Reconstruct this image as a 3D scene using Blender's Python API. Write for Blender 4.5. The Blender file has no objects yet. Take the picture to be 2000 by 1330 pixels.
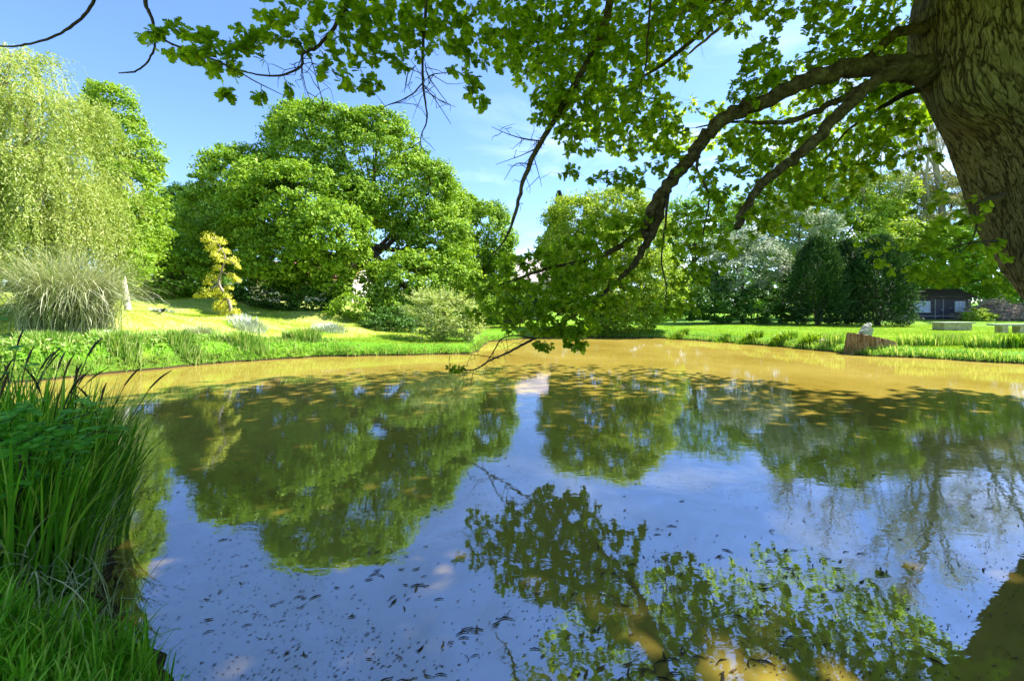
import bpy, math
import numpy as np
from mathutils import Vector
rs = np.random.RandomState(7)
PI = math.pi
SC = bpy.context.scene
COL = SC.collection

# ------------------------------------------------------------------ camera, sky, sun, exposure
CAMZ = 1.9          # camera height above the water (water level is z = 0)
F = 833.3           # focal length in pixels of the 2000 px wide photograph (15 mm lens)
HOR = 600.0
cam_d = bpy.data.cameras.new("camera")
cam = bpy.data.objects.new("camera", cam_d); COL.objects.link(cam)
cam_d.lens = 15.0; cam_d.sensor_width = 36.0
cam_d.shift_y = -65.0 / 2000.0
cam_d.clip_start = 0.05; cam_d.clip_end = 3000
cam.location = (0, 0, CAMZ); cam.rotation_euler = (PI / 2, 0, 0)
SC.camera = cam

SUN_EL = math.radians(52)
SUN_AZ = math.radians(72)      # from +Y (into the picture) towards +X (right)
sun_dir = Vector((math.sin(SUN_AZ) * math.cos(SUN_EL), math.cos(SUN_AZ) * math.cos(SUN_EL), math.sin(SUN_EL)))
w = bpy.data.worlds.new("World"); SC.world = w; w.use_nodes = True
nt = w.node_tree; nt.nodes.clear()
def N(t, ty, **k):
    n = t.nodes.new(ty)
    for a, b in k.items():
        if a in ('inp',):
            for i, v in b.items(): n.inputs[i].default_value = v
        else: setattr(n, a, b)
    return n
sky = N(nt, 'ShaderNodeTexSky', sky_type='NISHITA', sun_disc=False, sun_elevation=SUN_EL, sun_rotation=SUN_AZ,
        altitude=100, air_density=1.0, dust_density=0.3, ozone_density=2.0)
tc = N(nt, 'ShaderNodeTexCoord')
sep = N(nt, 'ShaderNodeSeparateXYZ'); nt.links.new(tc.outputs['Generated'], sep.inputs[0])
mp = N(nt, 'ShaderNodeMapping'); mp.inputs['Scale'].default_value = (2.2, 2.2, 7.5); mp.inputs['Rotation'].default_value = (0, .12, 0)
nt.links.new(tc.outputs['Generated'], mp.inputs[0])
no = N(nt, 'ShaderNodeTexNoise', inp={'Scale': 1.7, 'Detail': 7, 'Roughness': .55, 'Distortion': .5}); nt.links.new(mp.outputs[0], no.inputs['Vector'])
rp = N(nt, 'ShaderNodeMapRange', inp={1: .47, 2: .72, 3: 0, 4: 1}); nt.links.new(no.outputs[0], rp.inputs[0])
lo = N(nt, 'ShaderNodeMapRange', inp={1: .0, 2: .55, 3: 1, 4: 0}); nt.links.new(sep.outputs[2], lo.inputs[0])
xr = N(nt, 'ShaderNodeMapRange', inp={1: -.25, 2: .35, 3: .0, 4: 1}); nt.links.new(sep.outputs[0], xr.inputs[0])
m1 = N(nt, 'ShaderNodeMath', operation='MULTIPLY'); nt.links.new(rp.outputs[0], m1.inputs[0]); nt.links.new(lo.outputs[0], m1.inputs[1])
m2 = N(nt, 'ShaderNodeMath', operation='MULTIPLY', use_clamp=True); nt.links.new(m1.outputs[0], m2.inputs[0]); nt.links.new(xr.outputs[0], m2.inputs[1])
m3 = N(nt, 'ShaderNodeMath', operation='MULTIPLY', use_clamp=True, inp={1: 1.6}); nt.links.new(m2.outputs[0], m3.inputs[0])
tintn = N(nt, 'ShaderNodeMixRGB', blend_type='MULTIPLY', inp={0: 1, 2: (.84, 1.0, 1.27, 1)}); nt.links.new(sky.outputs[0], tintn.inputs[1])
mx = N(nt, 'ShaderNodeMixRGB', inp={2: (7.5, 8.2, 9.2, 1)}); nt.links.new(m3.outputs[0], mx.inputs[0]); nt.links.new(tintn.outputs[0], mx.inputs[1])
bg = N(nt, 'ShaderNodeBackground', inp={1: 0.092}); nt.links.new(mx.outputs[0], bg.inputs[0])
wo = N(nt, 'ShaderNodeOutputWorld'); nt.links.new(bg.outputs[0], wo.inputs[0])

sd = bpy.data.lights.new("sun", 'SUN'); sd.energy = 5.0; sd.angle = math.radians(0.53); sd.color = (1, .955, .87)
so = bpy.data.objects.new("sun", sd); COL.objects.link(so)
so.rotation_euler = (-sun_dir).to_track_quat('-Z', 'Y').to_euler(); so.location = (30, 10, 40)

SC.view_settings.view_transform = 'Standard'; SC.view_settings.look = 'None'
SC.view_settings.exposure = 1.62; SC.view_settings.gamma = 1.0
SC.render.engine = 'CYCLES'
SC.cycles.max_bounces = 7; SC.cycles.diffuse_bounces = 3; SC.cycles.glossy_bounces = 3
SC.cycles.transmission_bounces = 4; SC.cycles.transparent_max_bounces = 4
SC.cycles.caustics_reflective = False; SC.cycles.caustics_refractive = False
SC.cycles.sample_clamp_indirect = 4.0

# ------------------------------------------------------------------ helpers
def P(px, py, D):
    return np.array([(px - 1000.0) * D / F, D, CAMZ + (HOR - py) * D / F])
def nrm(v):
    v = np.asarray(v, float)
    return v / np.maximum(np.linalg.norm(v, axis=-1, keepdims=True), 1e-9)
def rvec(n):
    return nrm(rs.normal(size=(n, 3)))

class MB:
    """mesh builder: vertex blocks and same-sized face blocks, one mesh object in the end"""
    def __init__(s): s.v = []; s.f = []; s.t = []; s.uv = []; s.n = 0
    def add(s, v, f, tint=None, uv=None):
        v = np.asarray(v, float).reshape(-1, 3); f = np.asarray(f, np.int64)
        s.v.append(v); s.f.append(f + s.n); s.n += len(v)
        if tint is None: tint = rs.rand(len(f))
        s.t.append(np.broadcast_to(np.asarray(tint, float), (len(f),)))
        s.uv.append(uv if uv is not None else np.zeros((len(v), 2)))
    def addm(s, v, flist, tint=None):
        base = s.n
        v = np.asarray(v, float).reshape(-1, 3)
        s.v.append(v); s.n += len(v); s.uv.append(np.zeros((len(v), 2)))
        for f in flist:
            f = np.asarray(f, np.int64).reshape(1, -1)
            s.f.append(f + base); s.t.append(np.full(1, rs.rand() if tint is None else tint))
    def build(s, name, mat, parent=None, smooth=False):
        V = np.concatenate(s.v); me = bpy.data.meshes.new(name)
        me.vertices.add(len(V)); me.vertices.foreach_set('co', V.astype(np.float32).ravel())
        L = np.concatenate([f.ravel() for f in s.f]); tot = np.concatenate([np.full(len(f), f.shape[1]) for f in s.f])
        me.loops.add(len(L)); me.loops.foreach_set('vertex_index', L.astype(np.int32))
        me.polygons.add(len(tot)); st = np.concatenate([[0], np.cumsum(tot)[:-1]])
        me.polygons.foreach_set('loop_start', st.astype(np.int32))
        me.polygons.foreach_set('loop_total', tot.astype(np.int32))
        me.polygons.foreach_set('use_smooth', np.full(len(tot), smooth))
        a = me.attributes.new('tint', 'FLOAT', 'FACE'); a.data.foreach_set('value', np.concatenate(s.t).astype(np.float32))
        UV = np.concatenate(s.uv)
        if np.any(UV):
            ul = me.uv_layers.new(name='UVMap'); ul.data.foreach_set('uv', UV[L].astype(np.float32).ravel())
        me.update(calc_edges=True)
        me.materials.append(mat)
        o = bpy.data.objects.new(name, me); COL.objects.link(o)
        if parent is not None: o.parent = parent; o.matrix_parent_inverse = parent.matrix_world.inverted() if False else o.matrix_parent_inverse
        if parent is not None:
            # geometry was made in world space: shift it into the parent's frame
            off = np.array(parent.location); p2 = parent.parent
            while p2 is not None: off = off + np.array(p2.location); p2 = p2.parent
            V2 = V - off; me.vertices.foreach_set('co', V2.astype(np.float32).ravel()); me.update()
        return o
    # solids
    def box(s, c, size, rz=0, tint=None, tilt=None):
        x, y, z = [d / 2 for d in size]
        v = np.array([[-x,-y,-z],[x,-y,-z],[x,y,-z],[-x,y,-z],[-x,-y,z],[x,-y,z],[x,y,z],[-x,y,z]])
        if tilt is not None: v = rotm(*tilt, v)
        ca, sa = math.cos(rz), math.sin(rz); R = np.array([[ca, -sa, 0], [sa, ca, 0], [0, 0, 1]])
        v = v @ R.T + np.array(c)
        s.add(v, [[0,3,2,1],[4,5,6,7],[0,1,5,4],[1,2,6,5],[2,3,7,6],[3,0,4,7]], tint if tint is not None else rs.rand())
    def tube(s, pts, rad, k=8, tint=None, sub=0, noise=0, cap=True):
        pts = np.asarray(pts, float); rad = np.asarray(rad, float)
        if sub: pts, rad = smooth_path(pts, rad, sub)
        n = len(pts)
        T = np.gradient(pts, axis=0); T = nrm(T)
        up = np.array([0, 0, 1.]) if abs(T[0][2]) < .9 else np.array([1., 0, 0])
        A = nrm(np.cross(T, up)); 
        for i in range(1, n):
            a = A[i-1] - T[i] * np.dot(A[i-1], T[i]); A[i] = a / max(np.linalg.norm(a), 1e-9)
        B = np.cross(T, A)
        th = np.arange(k) / k * 2 * PI
        r = rad[:, None] * (1 + (rs.uniform(-noise, noise, (n, k)) if noise else 0))
        V = pts[:, None] + r[..., None] * (np.cos(th)[None, :, None] * A[:, None] + np.sin(th)[None, :, None] * B[:, None])
        i, j = np.meshgrid(np.arange(n - 1), np.arange(k), indexing='ij')
        f = np.stack([i * k + j, i * k + (j + 1) % k, (i + 1) * k + (j + 1) % k, (i + 1) * k + j], -1).reshape(-1, 4)
        L = np.concatenate([[0], np.cumsum(np.linalg.norm(np.diff(pts, axis=0), axis=1))])
        uv = np.stack([np.broadcast_to(th / (2 * PI) , (n, k)), np.broadcast_to(L[:, None], (n, k))], -1).reshape(-1, 2)
        tt = rs.rand() if tint is None else tint
        base = s.n
        s.add(V.reshape(-1, 3), f, tt, uv)
        if cap:
            s.f.append(np.arange(k)[None, ::-1] + base); s.t.append(np.full(1, tt))
            s.f.append(np.arange(k)[None] + base + (n - 1) * k); s.t.append(np.full(1, tt))

def rotm(ax, ang, v):
    c, s_ = math.cos(ang), math.sin(ang)
    R = {'x': [[1,0,0],[0,c,-s_],[0,s_,c]], 'y': [[c,0,s_],[0,1,0],[-s_,0,c]], 'z': [[c,-s_,0],[s_,c,0],[0,0,1]]}[ax]
    return v @ np.array(R).T
def smooth_path(p, r, sub):
    p = np.vstack([2 * p[0] - p[1], p, 2 * p[-1] - p[-2]]); r = np.concatenate([[r[0]], r, [r[-1]]])
    out = []; ro = []
    for i in range(1, len(p) - 2):
        for k in range(sub):
            t = k / sub
            a, b, c, d = p[i-1], p[i], p[i+1], p[i+2]
            out.append(.5 * ((2*b) + (-a + c) * t + (2*a - 5*b + 4*c - d) * t*t + (-a + 3*b - 3*c + d) * t**3))
            ro.append(r[i] * (1 - t) + r[i+1] * t)
    out.append(p[-2]); ro.append(r[-2])
    return np.array(out), np.array(ro)
def empty(name, loc, label, cat, group=None, kind=None):
    o = bpy.data.objects.new(name, None); COL.objects.link(o); o.location = tuple(float(a) for a in loc)
    o.empty_display_size = .2
    o['label'] = label; o['category'] = cat
    if group: o['group'] = group
    if kind: o['kind'] = kind
    return o
def tag(o, label=None, cat=None, group=None, kind=None):
    if label: o['label'] = label
    if cat: o['category'] = cat
    if group: o['group'] = group
    if kind: o['kind'] = kind
    return o

# ------------------------------------------------------------------ materials
def newmat(name):
    m = bpy.data.materials.new(name); m.use_nodes = True; t = m.node_tree; t.nodes.clear()
    out = N(t, 'ShaderNodeOutputMaterial'); return m, t, out
def ramp(t, cols):
    r = t.nodes.new('ShaderNodeValToRGB'); e = r.color_ramp.elements
    while len(e) > 1: e.remove(e[0])
    e[0].position = cols[0][0]; e[0].color = (*cols[0][1], 1)
    for p, c in cols[1:]:
        q = e.new(p); q.color = (*c, 1)
    return r
def foliage(name, cols, tl=.35, rough=.5, spec=.14, tcol=(1.25, 1.15, .45)):
    m, t, out = newmat(name)
    at = N(t, 'ShaderNodeAttribute', attribute_name='tint')
    r = ramp(t, [(i / (len(cols) - 1), c) for i, c in enumerate(cols)]); t.links.new(at.outputs['Fac'], r.inputs[0])
    b = N(t, 'ShaderNodeBsdfPrincipled', inp={'Roughness': rough, 'Specular IOR Level': spec}); t.links.new(r.outputs[0], b.inputs['Base Color'])
    mu = N(t, 'ShaderNodeMixRGB', blend_type='MULTIPLY', inp={0: 1, 2: (*tcol, 1)}); t.links.new(r.outputs[0], mu.inputs[1])
    tr = N(t, 'ShaderNodeBsdfTranslucent'); t.links.new(mu.outputs[0], tr.inputs[0])
    mi = N(t, 'ShaderNodeMixShader', inp={0: tl}); t.links.new(b.outputs[0], mi.inputs[1]); t.links.new(tr.outputs[0], mi.inputs[2])
    t.links.new(mi.outputs[0], out.inputs[0]); return m
def rough_mat(name, cols, scale=6, stretch=(1, 1, 1), rough=.85, bump=.3, detail=6, bscale=None, dist=.02, coord='Object'):
    m, t, out = newmat(name)
    tcn = N(t, 'ShaderNodeTexCoord'); mpn = N(t, 'ShaderNodeMapping'); mpn.inputs['Scale'].default_value = stretch
    t.links.new(tcn.outputs[coord], mpn.inputs[0])
    n1 = N(t, 'ShaderNodeTexNoise', inp={'Scale': scale, 'Detail': detail, 'Roughness': .6}); t.links.new(mpn.outputs[0], n1.inputs['Vector'])
    r = ramp(t, [(.3 + .4 * i / (len(cols) - 1), c) for i, c in enumerate(cols)]); t.links.new(n1.outputs[0], r.inputs[0])
    b = N(t, 'ShaderNodeBsdfPrincipled', inp={'Roughness': rough, 'Specular IOR Level': .25}); t.links.new(r.outputs[0], b.inputs['Base Color'])
    n2 = N(t, 'ShaderNodeTexNoise', inp={'Scale': bscale or scale * 3, 'Detail': 8}); t.links.new(mpn.outputs[0], n2.inputs['Vector'])
    bu = N(t, 'ShaderNodeBump', inp={'Strength': bump, 'Distance': dist}); t.links.new(n2.outputs[0], bu.inputs['Height']); t.links.new(bu.outputs[0], b.inputs['Normal'])
    t.links.new(b.outputs[0], out.inputs[0]); return m

M = {}
M['oakleaf'] = foliage('oak_leaf', [(.09, .17, .009), (.18, .31, .012), (.30, .46, .02), (.46, .60, .06)], tl=.62, rough=.5, spec=.18, tcol=(1.6, 1.45, .5))
M['oakfar'] = foliage('far_oak_leaf', [(.07, .15, .008), (.15, .29, .018), (.29, .46, .04), (.50, .66, .15)], tl=.32)
M['green'] = foliage('green_leaf', [(.07, .16, .010), (.15, .30, .018), (.26, .44, .035), (.42, .58, .10)], tl=.3)
M['dark'] = foliage('dark_leaf', [(.028, .075, .010), (.05, .125, .016), (.085, .19, .028), (.14, .27, .05)], tl=.2)
M['lime'] = foliage('lime_leaf', [(.15, .25, .02), (.27, .40, .035), (.42, .55, .06), (.58, .66, .16)], tl=.35)
M['willow'] = foliage('willow_leaf', [(.12, .22, .02), (.27, .38, .06), (.48, .55, .18), (.80, .80, .52)], tl=.35)
M['birch'] = foliage('birch_leaf', [(.11, .23, .015), (.19, .34, .025), (.30, .45, .05), (.42, .55, .12)], tl=.38)
M['pale'] = foliage('pale_shrub_leaf', [(.16, .25, .05), (.30, .40, .10), (.45, .54, .20), (.60, .66, .36)], tl=.3)
M['gold'] = foliage('golden_needle', [(.30, .33, .02), (.50, .52, .035), (.68, .68, .08), (.82, .80, .22)], tl=.25)
M['ever'] = foliage('evergreen_needle', [(.014, .04, .012), (.026, .075, .018), (.055, .12, .032), (.26, .33, .17)], tl=.12)  # last tone is a top-lit highlight put into the needle colour
M['purple'] = foliage('blue_needle', [(.05, .06, .07), (.09, .10, .12), (.16, .16, .17)], tl=.1, tcol=(1, 1, 1))
M['blossom'] = foliage('blossom', [(.08, .16, .04), (.20, .30, .10), (.42, .47, .31), (.80, .76, .74)], tl=.3, tcol=(1, 1, 1))
M['straw'] = foliage('straw_blade', [(.12, .18, .05), (.27, .32, .14), (.48, .50, .28), (.72, .72, .52)], tl=.3, tcol=(1, 1, .7))
M['reed'] = foliage('reed_blade', [(.06, .19, .012), (.12, .33, .018), (.23, .48, .03), (.55, .66, .12)], tl=.45, rough=.4, spec=.28, tcol=(1.3, 1.3, .4))
M['fresh'] = foliage('brightened_grass_blade', [(.10, .34, .015), (.18, .46, .025), (.30, .58, .05), (.50, .64, .14)], tl=.45, tcol=(1.2, 1.15, .5))  # grass colour lifted to offset the oak's shade over this corner
M['grass'] = foliage('grass_blade', [(.12, .22, .015), (.20, .34, .025), (.30, .44, .04), (.46, .52, .12)], tl=.4, tcol=(1.2, 1.15, .5))
M['lawnblade'] = foliage('lawn_blade', [(.22, .34, .03), (.30, .43, .04), (.38, .50, .06), (.50, .52, .14)], tl=.4, tcol=(1.2, 1.1, .5))
M['bankgrass'] = foliage('bank_grass_blade', [(.10, .26, .03), (.19, .38, .05), (.32, .50, .10), (.62, .64, .30)], tl=.4, tcol=(1.2, 1.1, .5))
M['silver'] = foliage('silver_leaf', [(.24, .32, .20), (.42, .48, .36), (.62, .64, .56)], tl=.2, tcol=(1, 1, .9))
M['sprig'] = foliage('sprig_leaf', [(.10, .36, .03), (.18, .52, .05), (.30, .66, .09)], tl=.45, rough=.5, spec=.15)
M['debris'] = foliage('dead_leaf', [(.025, .016, .008), (.07, .045, .02), (.16, .11, .045)], tl=.05, tcol=(1, 1, 1))
M['twig'] = rough_mat('twig_bark', [(.03, .022, .015), (.07, .05, .03)], 30, bump=.5)
M['limb'] = rough_mat('limb_bark', [(.022, .017, .007), (.06, .047, .02), (.105, .085, .04), (.17, .16, .09)], 11, stretch=(1, 1, 1), bump=1.0, bscale=34, dist=.05)
M['trunkfar'] = rough_mat('far_bark', [(.03, .022, .014), (.08, .055, .035), (.14, .10, .07)], 5, stretch=(1, 1, .3), bump=.5)
M['white_bark'] = rough_mat('white_bark', [(.25, .2, .16), (.6, .55, .48), (.75, .7, .63)], 6, stretch=(1, 1, 2.5), bump=.3)
M['greybark'] = rough_mat('grey_bark', [(.16, .13, .10), (.30, .25, .2), (.42, .37, .3)], 3, stretch=(1, 1, .3), bump=.4)

# ------------------------------------------------------------------ pond outline and terrain
def W(px, py): 
    D = F * CAMZ / (py - HOR); return ((px - 1000) * D / F, D)
far_px = [(0, 751), (140, 738), (300, 722), (450, 708), (620, 697), (800, 694), (925, 691), (952, 668), (1040, 660), (1150, 658.5),
          (1280, 660), (1400, 668), (1500, 675.5), (1620, 687), (1700, 696), (1800, 699), (1900, 706), (2000, 711)]
pond = [W(*p) for p in far_px] + [(20, 13), (24, 11), (21, 8.6), (14, 8.0), (10.0, 7.7), (8.2, 6.5), (6.0, 4.6), (4.6, 3.1), (3.5, 2.0), (2.4, 1.45), (1, 1.3), (-.6, 1.45),
        (-1.55, 1.95), (-2.15, 2.45), (-2.75, 2.95), (-3.3, 3.6), (-4.6, 4.1), (-6.5, 4.6), (-10, 5.5), (-15, 8), (-15.5, 10)]
pond = np.array(pond)
def seg_sd(X, Y):
    p = np.stack([X, Y], -1); d = np.full(X.shape, 1e9); ins = np.zeros(X.shape, bool)
    n = len(pond)
    for i in range(n):
        a = pond[i]; b = pond[(i + 1) % n]; ab = b - a
        t = np.clip(((p - a) @ ab) / (ab @ ab), 0, 1)
        q = a + t[..., None] * ab
        d = np.minimum(d, np.hypot(p[..., 0] - q[..., 0], p[..., 1] - q[..., 1]))
        c = ((a[1] > Y) != (b[1] > Y)) & (X < (b[0] - a[0]) * (Y - a[1]) / (b[1] - a[1] + 1e-12) + a[0])
        ins ^= c
    return np.where(ins, -d, d)
ctrl = np.array([(-14.1,13.5,.95),(-16,12,.8),(-15.3,17,1.8),(-12.9,19.3,1.5),(-12,14.6,.75),(-10.3,16.4,.6),(-8,18,.48),(-4,18.6,.36),(-2,19,.36),(-6,20.5,.6),(-9,21,.95),(-4,22,.45),
 (-22,22,2.3),(-19,27,2.5),(-12,26,1.7),(-6,27,.8),(0,30,.5),(0,36,.6),(0,45,.9),(10,30,.4),(14,18.7,.34),(16,17,.34),(12,24,.36),(25,25,.42),(27,30,.5),(20,30,.5),(40,45,.6),(20,45,.6),(-20,45,2.5),
 (-40,30,3),(-40,10,2),(40,10,.7),(9,5,.5),(0,0,.32),(-3,0,.4),(-5,2.5,.35),(-2.5,1.8,.3),(0,-20,.8),(-12,4,.5),(-17,8,.5),(0,100,2.),(100,100,2.),(-100,100,4.),(100,0,1.),(-100,0,3.),(16,8,.4),(24,13,.5),(0,300,5),(300,300,5),(-300,300,5)])
def wob(X, Y, s, ph=0):
    return (np.sin(X * s + 1.7 * np.sin(Y * s * .7 + ph)) + np.sin(Y * s * 1.3 + 1.3 * np.sin(X * s * .9 + 2 + ph)) + .6 * np.sin((X + Y) * s * 2.1 + ph)) / 2.6
def ground(X, Y):
    X = np.asarray(X, float); Y = np.asarray(Y, float)
    num = 0; den = 0
    for cx, cy, cz in ctrl:
        ww = 1 / ((X - cx) ** 2 + (Y - cy) ** 2 + 1.2) ** 1.7
        num = num + ww * cz; den = den + ww
    base = num / den
    d = seg_sd(X, Y) + .10 * wob(X, Y, 2.7) + .05 * wob(X, Y, 7.1, 2)
    t = np.clip(d / .55, 0, 1); up = t * t * (3 - 2 * t)
    z = np.where(d > 0, .01 + (base - .01) * (.30 * np.clip(d / .10, 0, 1) + .70 * up) * (1 if True else 0), -.7 * np.clip(-d / 1.2, 0, 1) ** .8)
    far = np.clip((d - .6) / 1.5, 0, 1)
    return z + .03 * wob(X, Y, 1.1) * far + .012 * wob(X, Y, 5) * far
def dw(X, Y): return seg_sd(X, Y) + .10 * wob(X, Y, 2.7) + .05 * wob(X, Y, 7.1, 2)
def gz(x, y): return float(ground(np.array([x]), np.array([y]))[0])
def axis(lo, hi, step, ext, g=1.25):
    a = list(np.arange(lo, hi, step)); s = step; x = lo; left = []
    while x > -ext: s *= g; x -= s; left.append(x)
    s = step; x = a[-1]; right = []
    while x < ext: s *= g; x += s; right.append(x)
    return np.array(left[::-1] + a + right)
gx = axis(-20, 24, .16, 1500); gy = axis(-2, 32, .16, 1500)
GX, GY = np.meshgrid(gx, gy, indexing='ij'); GZ = ground(GX, GY)
nx, ny = GX.shape; i, j = np.meshgrid(np.arange(nx - 1), np.arange(ny - 1), indexing='ij')
gf = np.stack([i * ny + j, (i + 1) * ny + j, (i + 1) * ny + j + 1, i * ny + j + 1], -1).reshape(-1, 4)
# ground material: soil on the steep bank, short grass elsewhere with dry straw patches and mowing bands
m, t, out = newmat('lawn_ground')
tcn = N(t, 'ShaderNodeTexCoord'); geo = N(t, 'ShaderNodeNewGeometry')
n1 = N(t, 'ShaderNodeTexNoise', inp={'Scale': .55, 'Detail': 6, 'Roughness': .65}); t.links.new(tcn.outputs['Object'], n1.inputs['Vector'])
mpn = N(t, 'ShaderNodeMapping'); mpn.inputs['Scale'].default_value = (.22, 1.3, 1); mpn.inputs['Rotation'].default_value = (0, 0, .25); t.links.new(tcn.outputs['Object'], mpn.inputs[0])
n3 = N(t, 'ShaderNodeTexNoise', inp={'Scale': 1.5, 'Detail': 5}); t.links.new(mpn.outputs[0], n3.inputs['Vector'])
n2 = N(t, 'ShaderNodeTexNoise', inp={'Scale': 22, 'Detail': 6, 'Roughness': .7}); t.links.new(tcn.outputs['Object'], n2.inputs['Vector'])
ad = N(t, 'ShaderNodeMath', operation='ADD'); t.links.new(n1.outputs[0], ad.inputs[0]); t.links.new(n3.outputs[0], ad.inputs[1])
# straw is stronger on the drier left slope
sx = N(t, 'ShaderNodeSeparateXYZ'); t.links.new(tcn.outputs['Object'], sx.inputs[0])
lx = N(t, 'ShaderNodeMapRange', inp={1: 4, 2: -8, 3: -.14, 4: .2}); t.links.new(sx.outputs[0], lx.inputs[0])
ad2 = N(t, 'ShaderNodeMath', operation='ADD'); t.links.new(ad.outputs[0], ad2.inputs[0]); t.links.new(lx.outputs[0], ad2.inputs[1])
att = N(t, 'ShaderNodeAttribute', attribute_name='tint'); ad3 = N(t, 'ShaderNodeMapRange', inp={1: 0, 2: 1, 3: -.45, 4: 0}); t.links.new(att.outputs['Fac'], ad3.inputs[0])
ad4 = N(t, 'ShaderNodeMath', operation='ADD'); t.links.new(ad2.outputs[0], ad4.inputs[0]); t.links.new(ad3.outputs[0], ad4.inputs[1])
r1 = ramp(t, [(.0, (.11, .27, .015)), (.42, (.16, .32, .02)), (.58, (.30, .40, .045)), (.9, (.45, .50, .13))])
ml = N(t, 'ShaderNodeMapRange', inp={1: .7, 2: 1.35, 3: 0, 4: 1}); t.links.new(ad4.outputs[0], ml.inputs[0]); t.links.new(ml.outputs[0], r1.inputs[0])
r2 = ramp(t, [(.3, (.75, .75, .75)), (.7, (1.25, 1.2, 1.2))]); t.links.new(n2.outputs[0], r2.inputs[0])
mu = N(t, 'ShaderNodeMixRGB', blend_type='MULTIPLY', inp={0: 1}); t.links.new(r1.outputs[0], mu.inputs[1]); t.links.new(r2.outputs[0], mu.inputs[2])
sn = N(t, 'ShaderNodeSeparateXYZ'); t.links.new(geo.outputs['Normal'], sn.inputs[0])
st = N(t, 'ShaderNodeMapRange', inp={1: .35, 2: .6, 3: 1, 4: 0}); t.links.new(sn.outputs[2], st.inputs[0])
zl = N(t, 'ShaderNodeMapRange', inp={1: .09, 2: .05, 3: 0, 4: 1}); t.links.new(sx.outputs[2], zl.inputs[0])
mxm = N(t, 'ShaderNodeMath', operation='MAXIMUM'); t.links.new(st.outputs[0], mxm.inputs[0]); t.links.new(zl.outputs[0], mxm.inputs[1])
soil = N(t, 'ShaderNodeMixRGB', inp={2: (.055, .038, .018, 1)}); t.links.new(mxm.outputs[0], soil.inputs[0]); t.links.new(mu.outputs[0], soil.inputs[1])
b = N(t, 'ShaderNodeBsdfPrincipled', inp={'Roughness': .9, 'Specular IOR Level': .1}); t.links.new(soil.outputs[0], b.inputs['Base Color'])
bu = N(t, 'ShaderNodeBump', inp={'Strength': .6, 'Distance': .04}); t.links.new(n2.outputs[0], bu.inputs['Height']); t.links.new(bu.outputs[0], b.inputs['Normal'])
t.links.new(b.outputs[0], out.inputs[0]); M['ground'] = m
gd = np.clip((seg_sd(GX, GY) - .8) / 2.2 + .25 * wob(GX, GY, 1.4), 0, 1); mb = MB(); mb.add(np.stack([GX, GY, GZ], -1), gf, gd[:-1, :-1].ravel()); g_o = mb.build('ground', M['ground'], smooth=True); tag(g_o, kind='structure')

# water: muddy diffuse body under a mirror surface
m, t, out = newmat('muddy_water')
tcn = N(t, 'ShaderNodeTexCoord')
n1 = N(t, 'ShaderNodeTexNoise', inp={'Scale': .35, 'Detail': 5}); t.links.new(tcn.outputs['Object'], n1.inputs['Vector'])
r1 = ramp(t, [(.3, (.25, .175, .026)), (.7, (.35, .27, .055))]); t.links.new(n1.outputs[0], r1.inputs[0])
df = N(t, 'ShaderNodeBsdfDiffuse'); t.links.new(r1.outputs[0], df.inputs[0])
gl = N(t, 'ShaderNodeBsdfGlossy', inp={'Roughness': .02, 'Color': (.78, .84, .99, 1)})
mpn = N(t, 'ShaderNodeMapping'); mpn.inputs['Scale'].default_value = (1, 1.6, 1); t.links.new(tcn.outputs['Object'], mpn.inputs[0])
n2 = N(t, 'ShaderNodeTexNoise', inp={'Scale': 4.5, 'Detail': 3, 'Roughness': .55, 'Distortion': .4}); t.links.new(mpn.outputs[0], n2.inputs['Vector'])
bu = N(t, 'ShaderNodeBump', inp={'Strength': .045, 'Distance': .02}); t.links.new(n2.outputs[0], bu.inputs['Height']); t.links.new(bu.outputs[0], gl.inputs['Normal'])
# thin dusty film breaks up the mirror a little
n4 = N(t, 'ShaderNodeTexNoise', inp={'Scale': 1.3, 'Detail': 10, 'Roughness': .68, 'Distortion': 1.4}); t.links.new(tcn.outputs['Object'], n4.inputs['Vector'])
ff = N(t, 'ShaderNodeMapRange', inp={1: .35, 2: .7, 3: .37, 4: .27}); t.links.new(n4.outputs[0], ff.inputs[0])
lw = N(t, 'ShaderNodeFresnel', inp={'IOR': 1.33})
ml = N(t, 'ShaderNodeMapRange', inp={1: .02, 2: .5, 3: .0, 4: .14}); t.links.new(lw.outputs[0], ml.inputs[0])
ad = N(t, 'ShaderNodeMath', operation='ADD'); t.links.new(ff.outputs[0], ad.inputs[0]); t.links.new(ml.outputs[0], ad.inputs[1])
mi = N(t, 'ShaderNodeMixShader'); t.links.new(ad.outputs[0], mi.inputs[0]); t.links.new(df.outputs[0], mi.inputs[1]); t.links.new(gl.outputs[0], mi.inputs[2])
t.links.new(mi.outputs[0], out.inputs[0]); M['water'] = m
mb = MB(); mb.add([[-19, .4, 0], [26, .4, 0], [26, 29, 0], [-19, 29, 0]], [[0, 1, 2, 3]], .5); wt = mb.build('water', M['water']); tag(wt, kind='structure')

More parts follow.
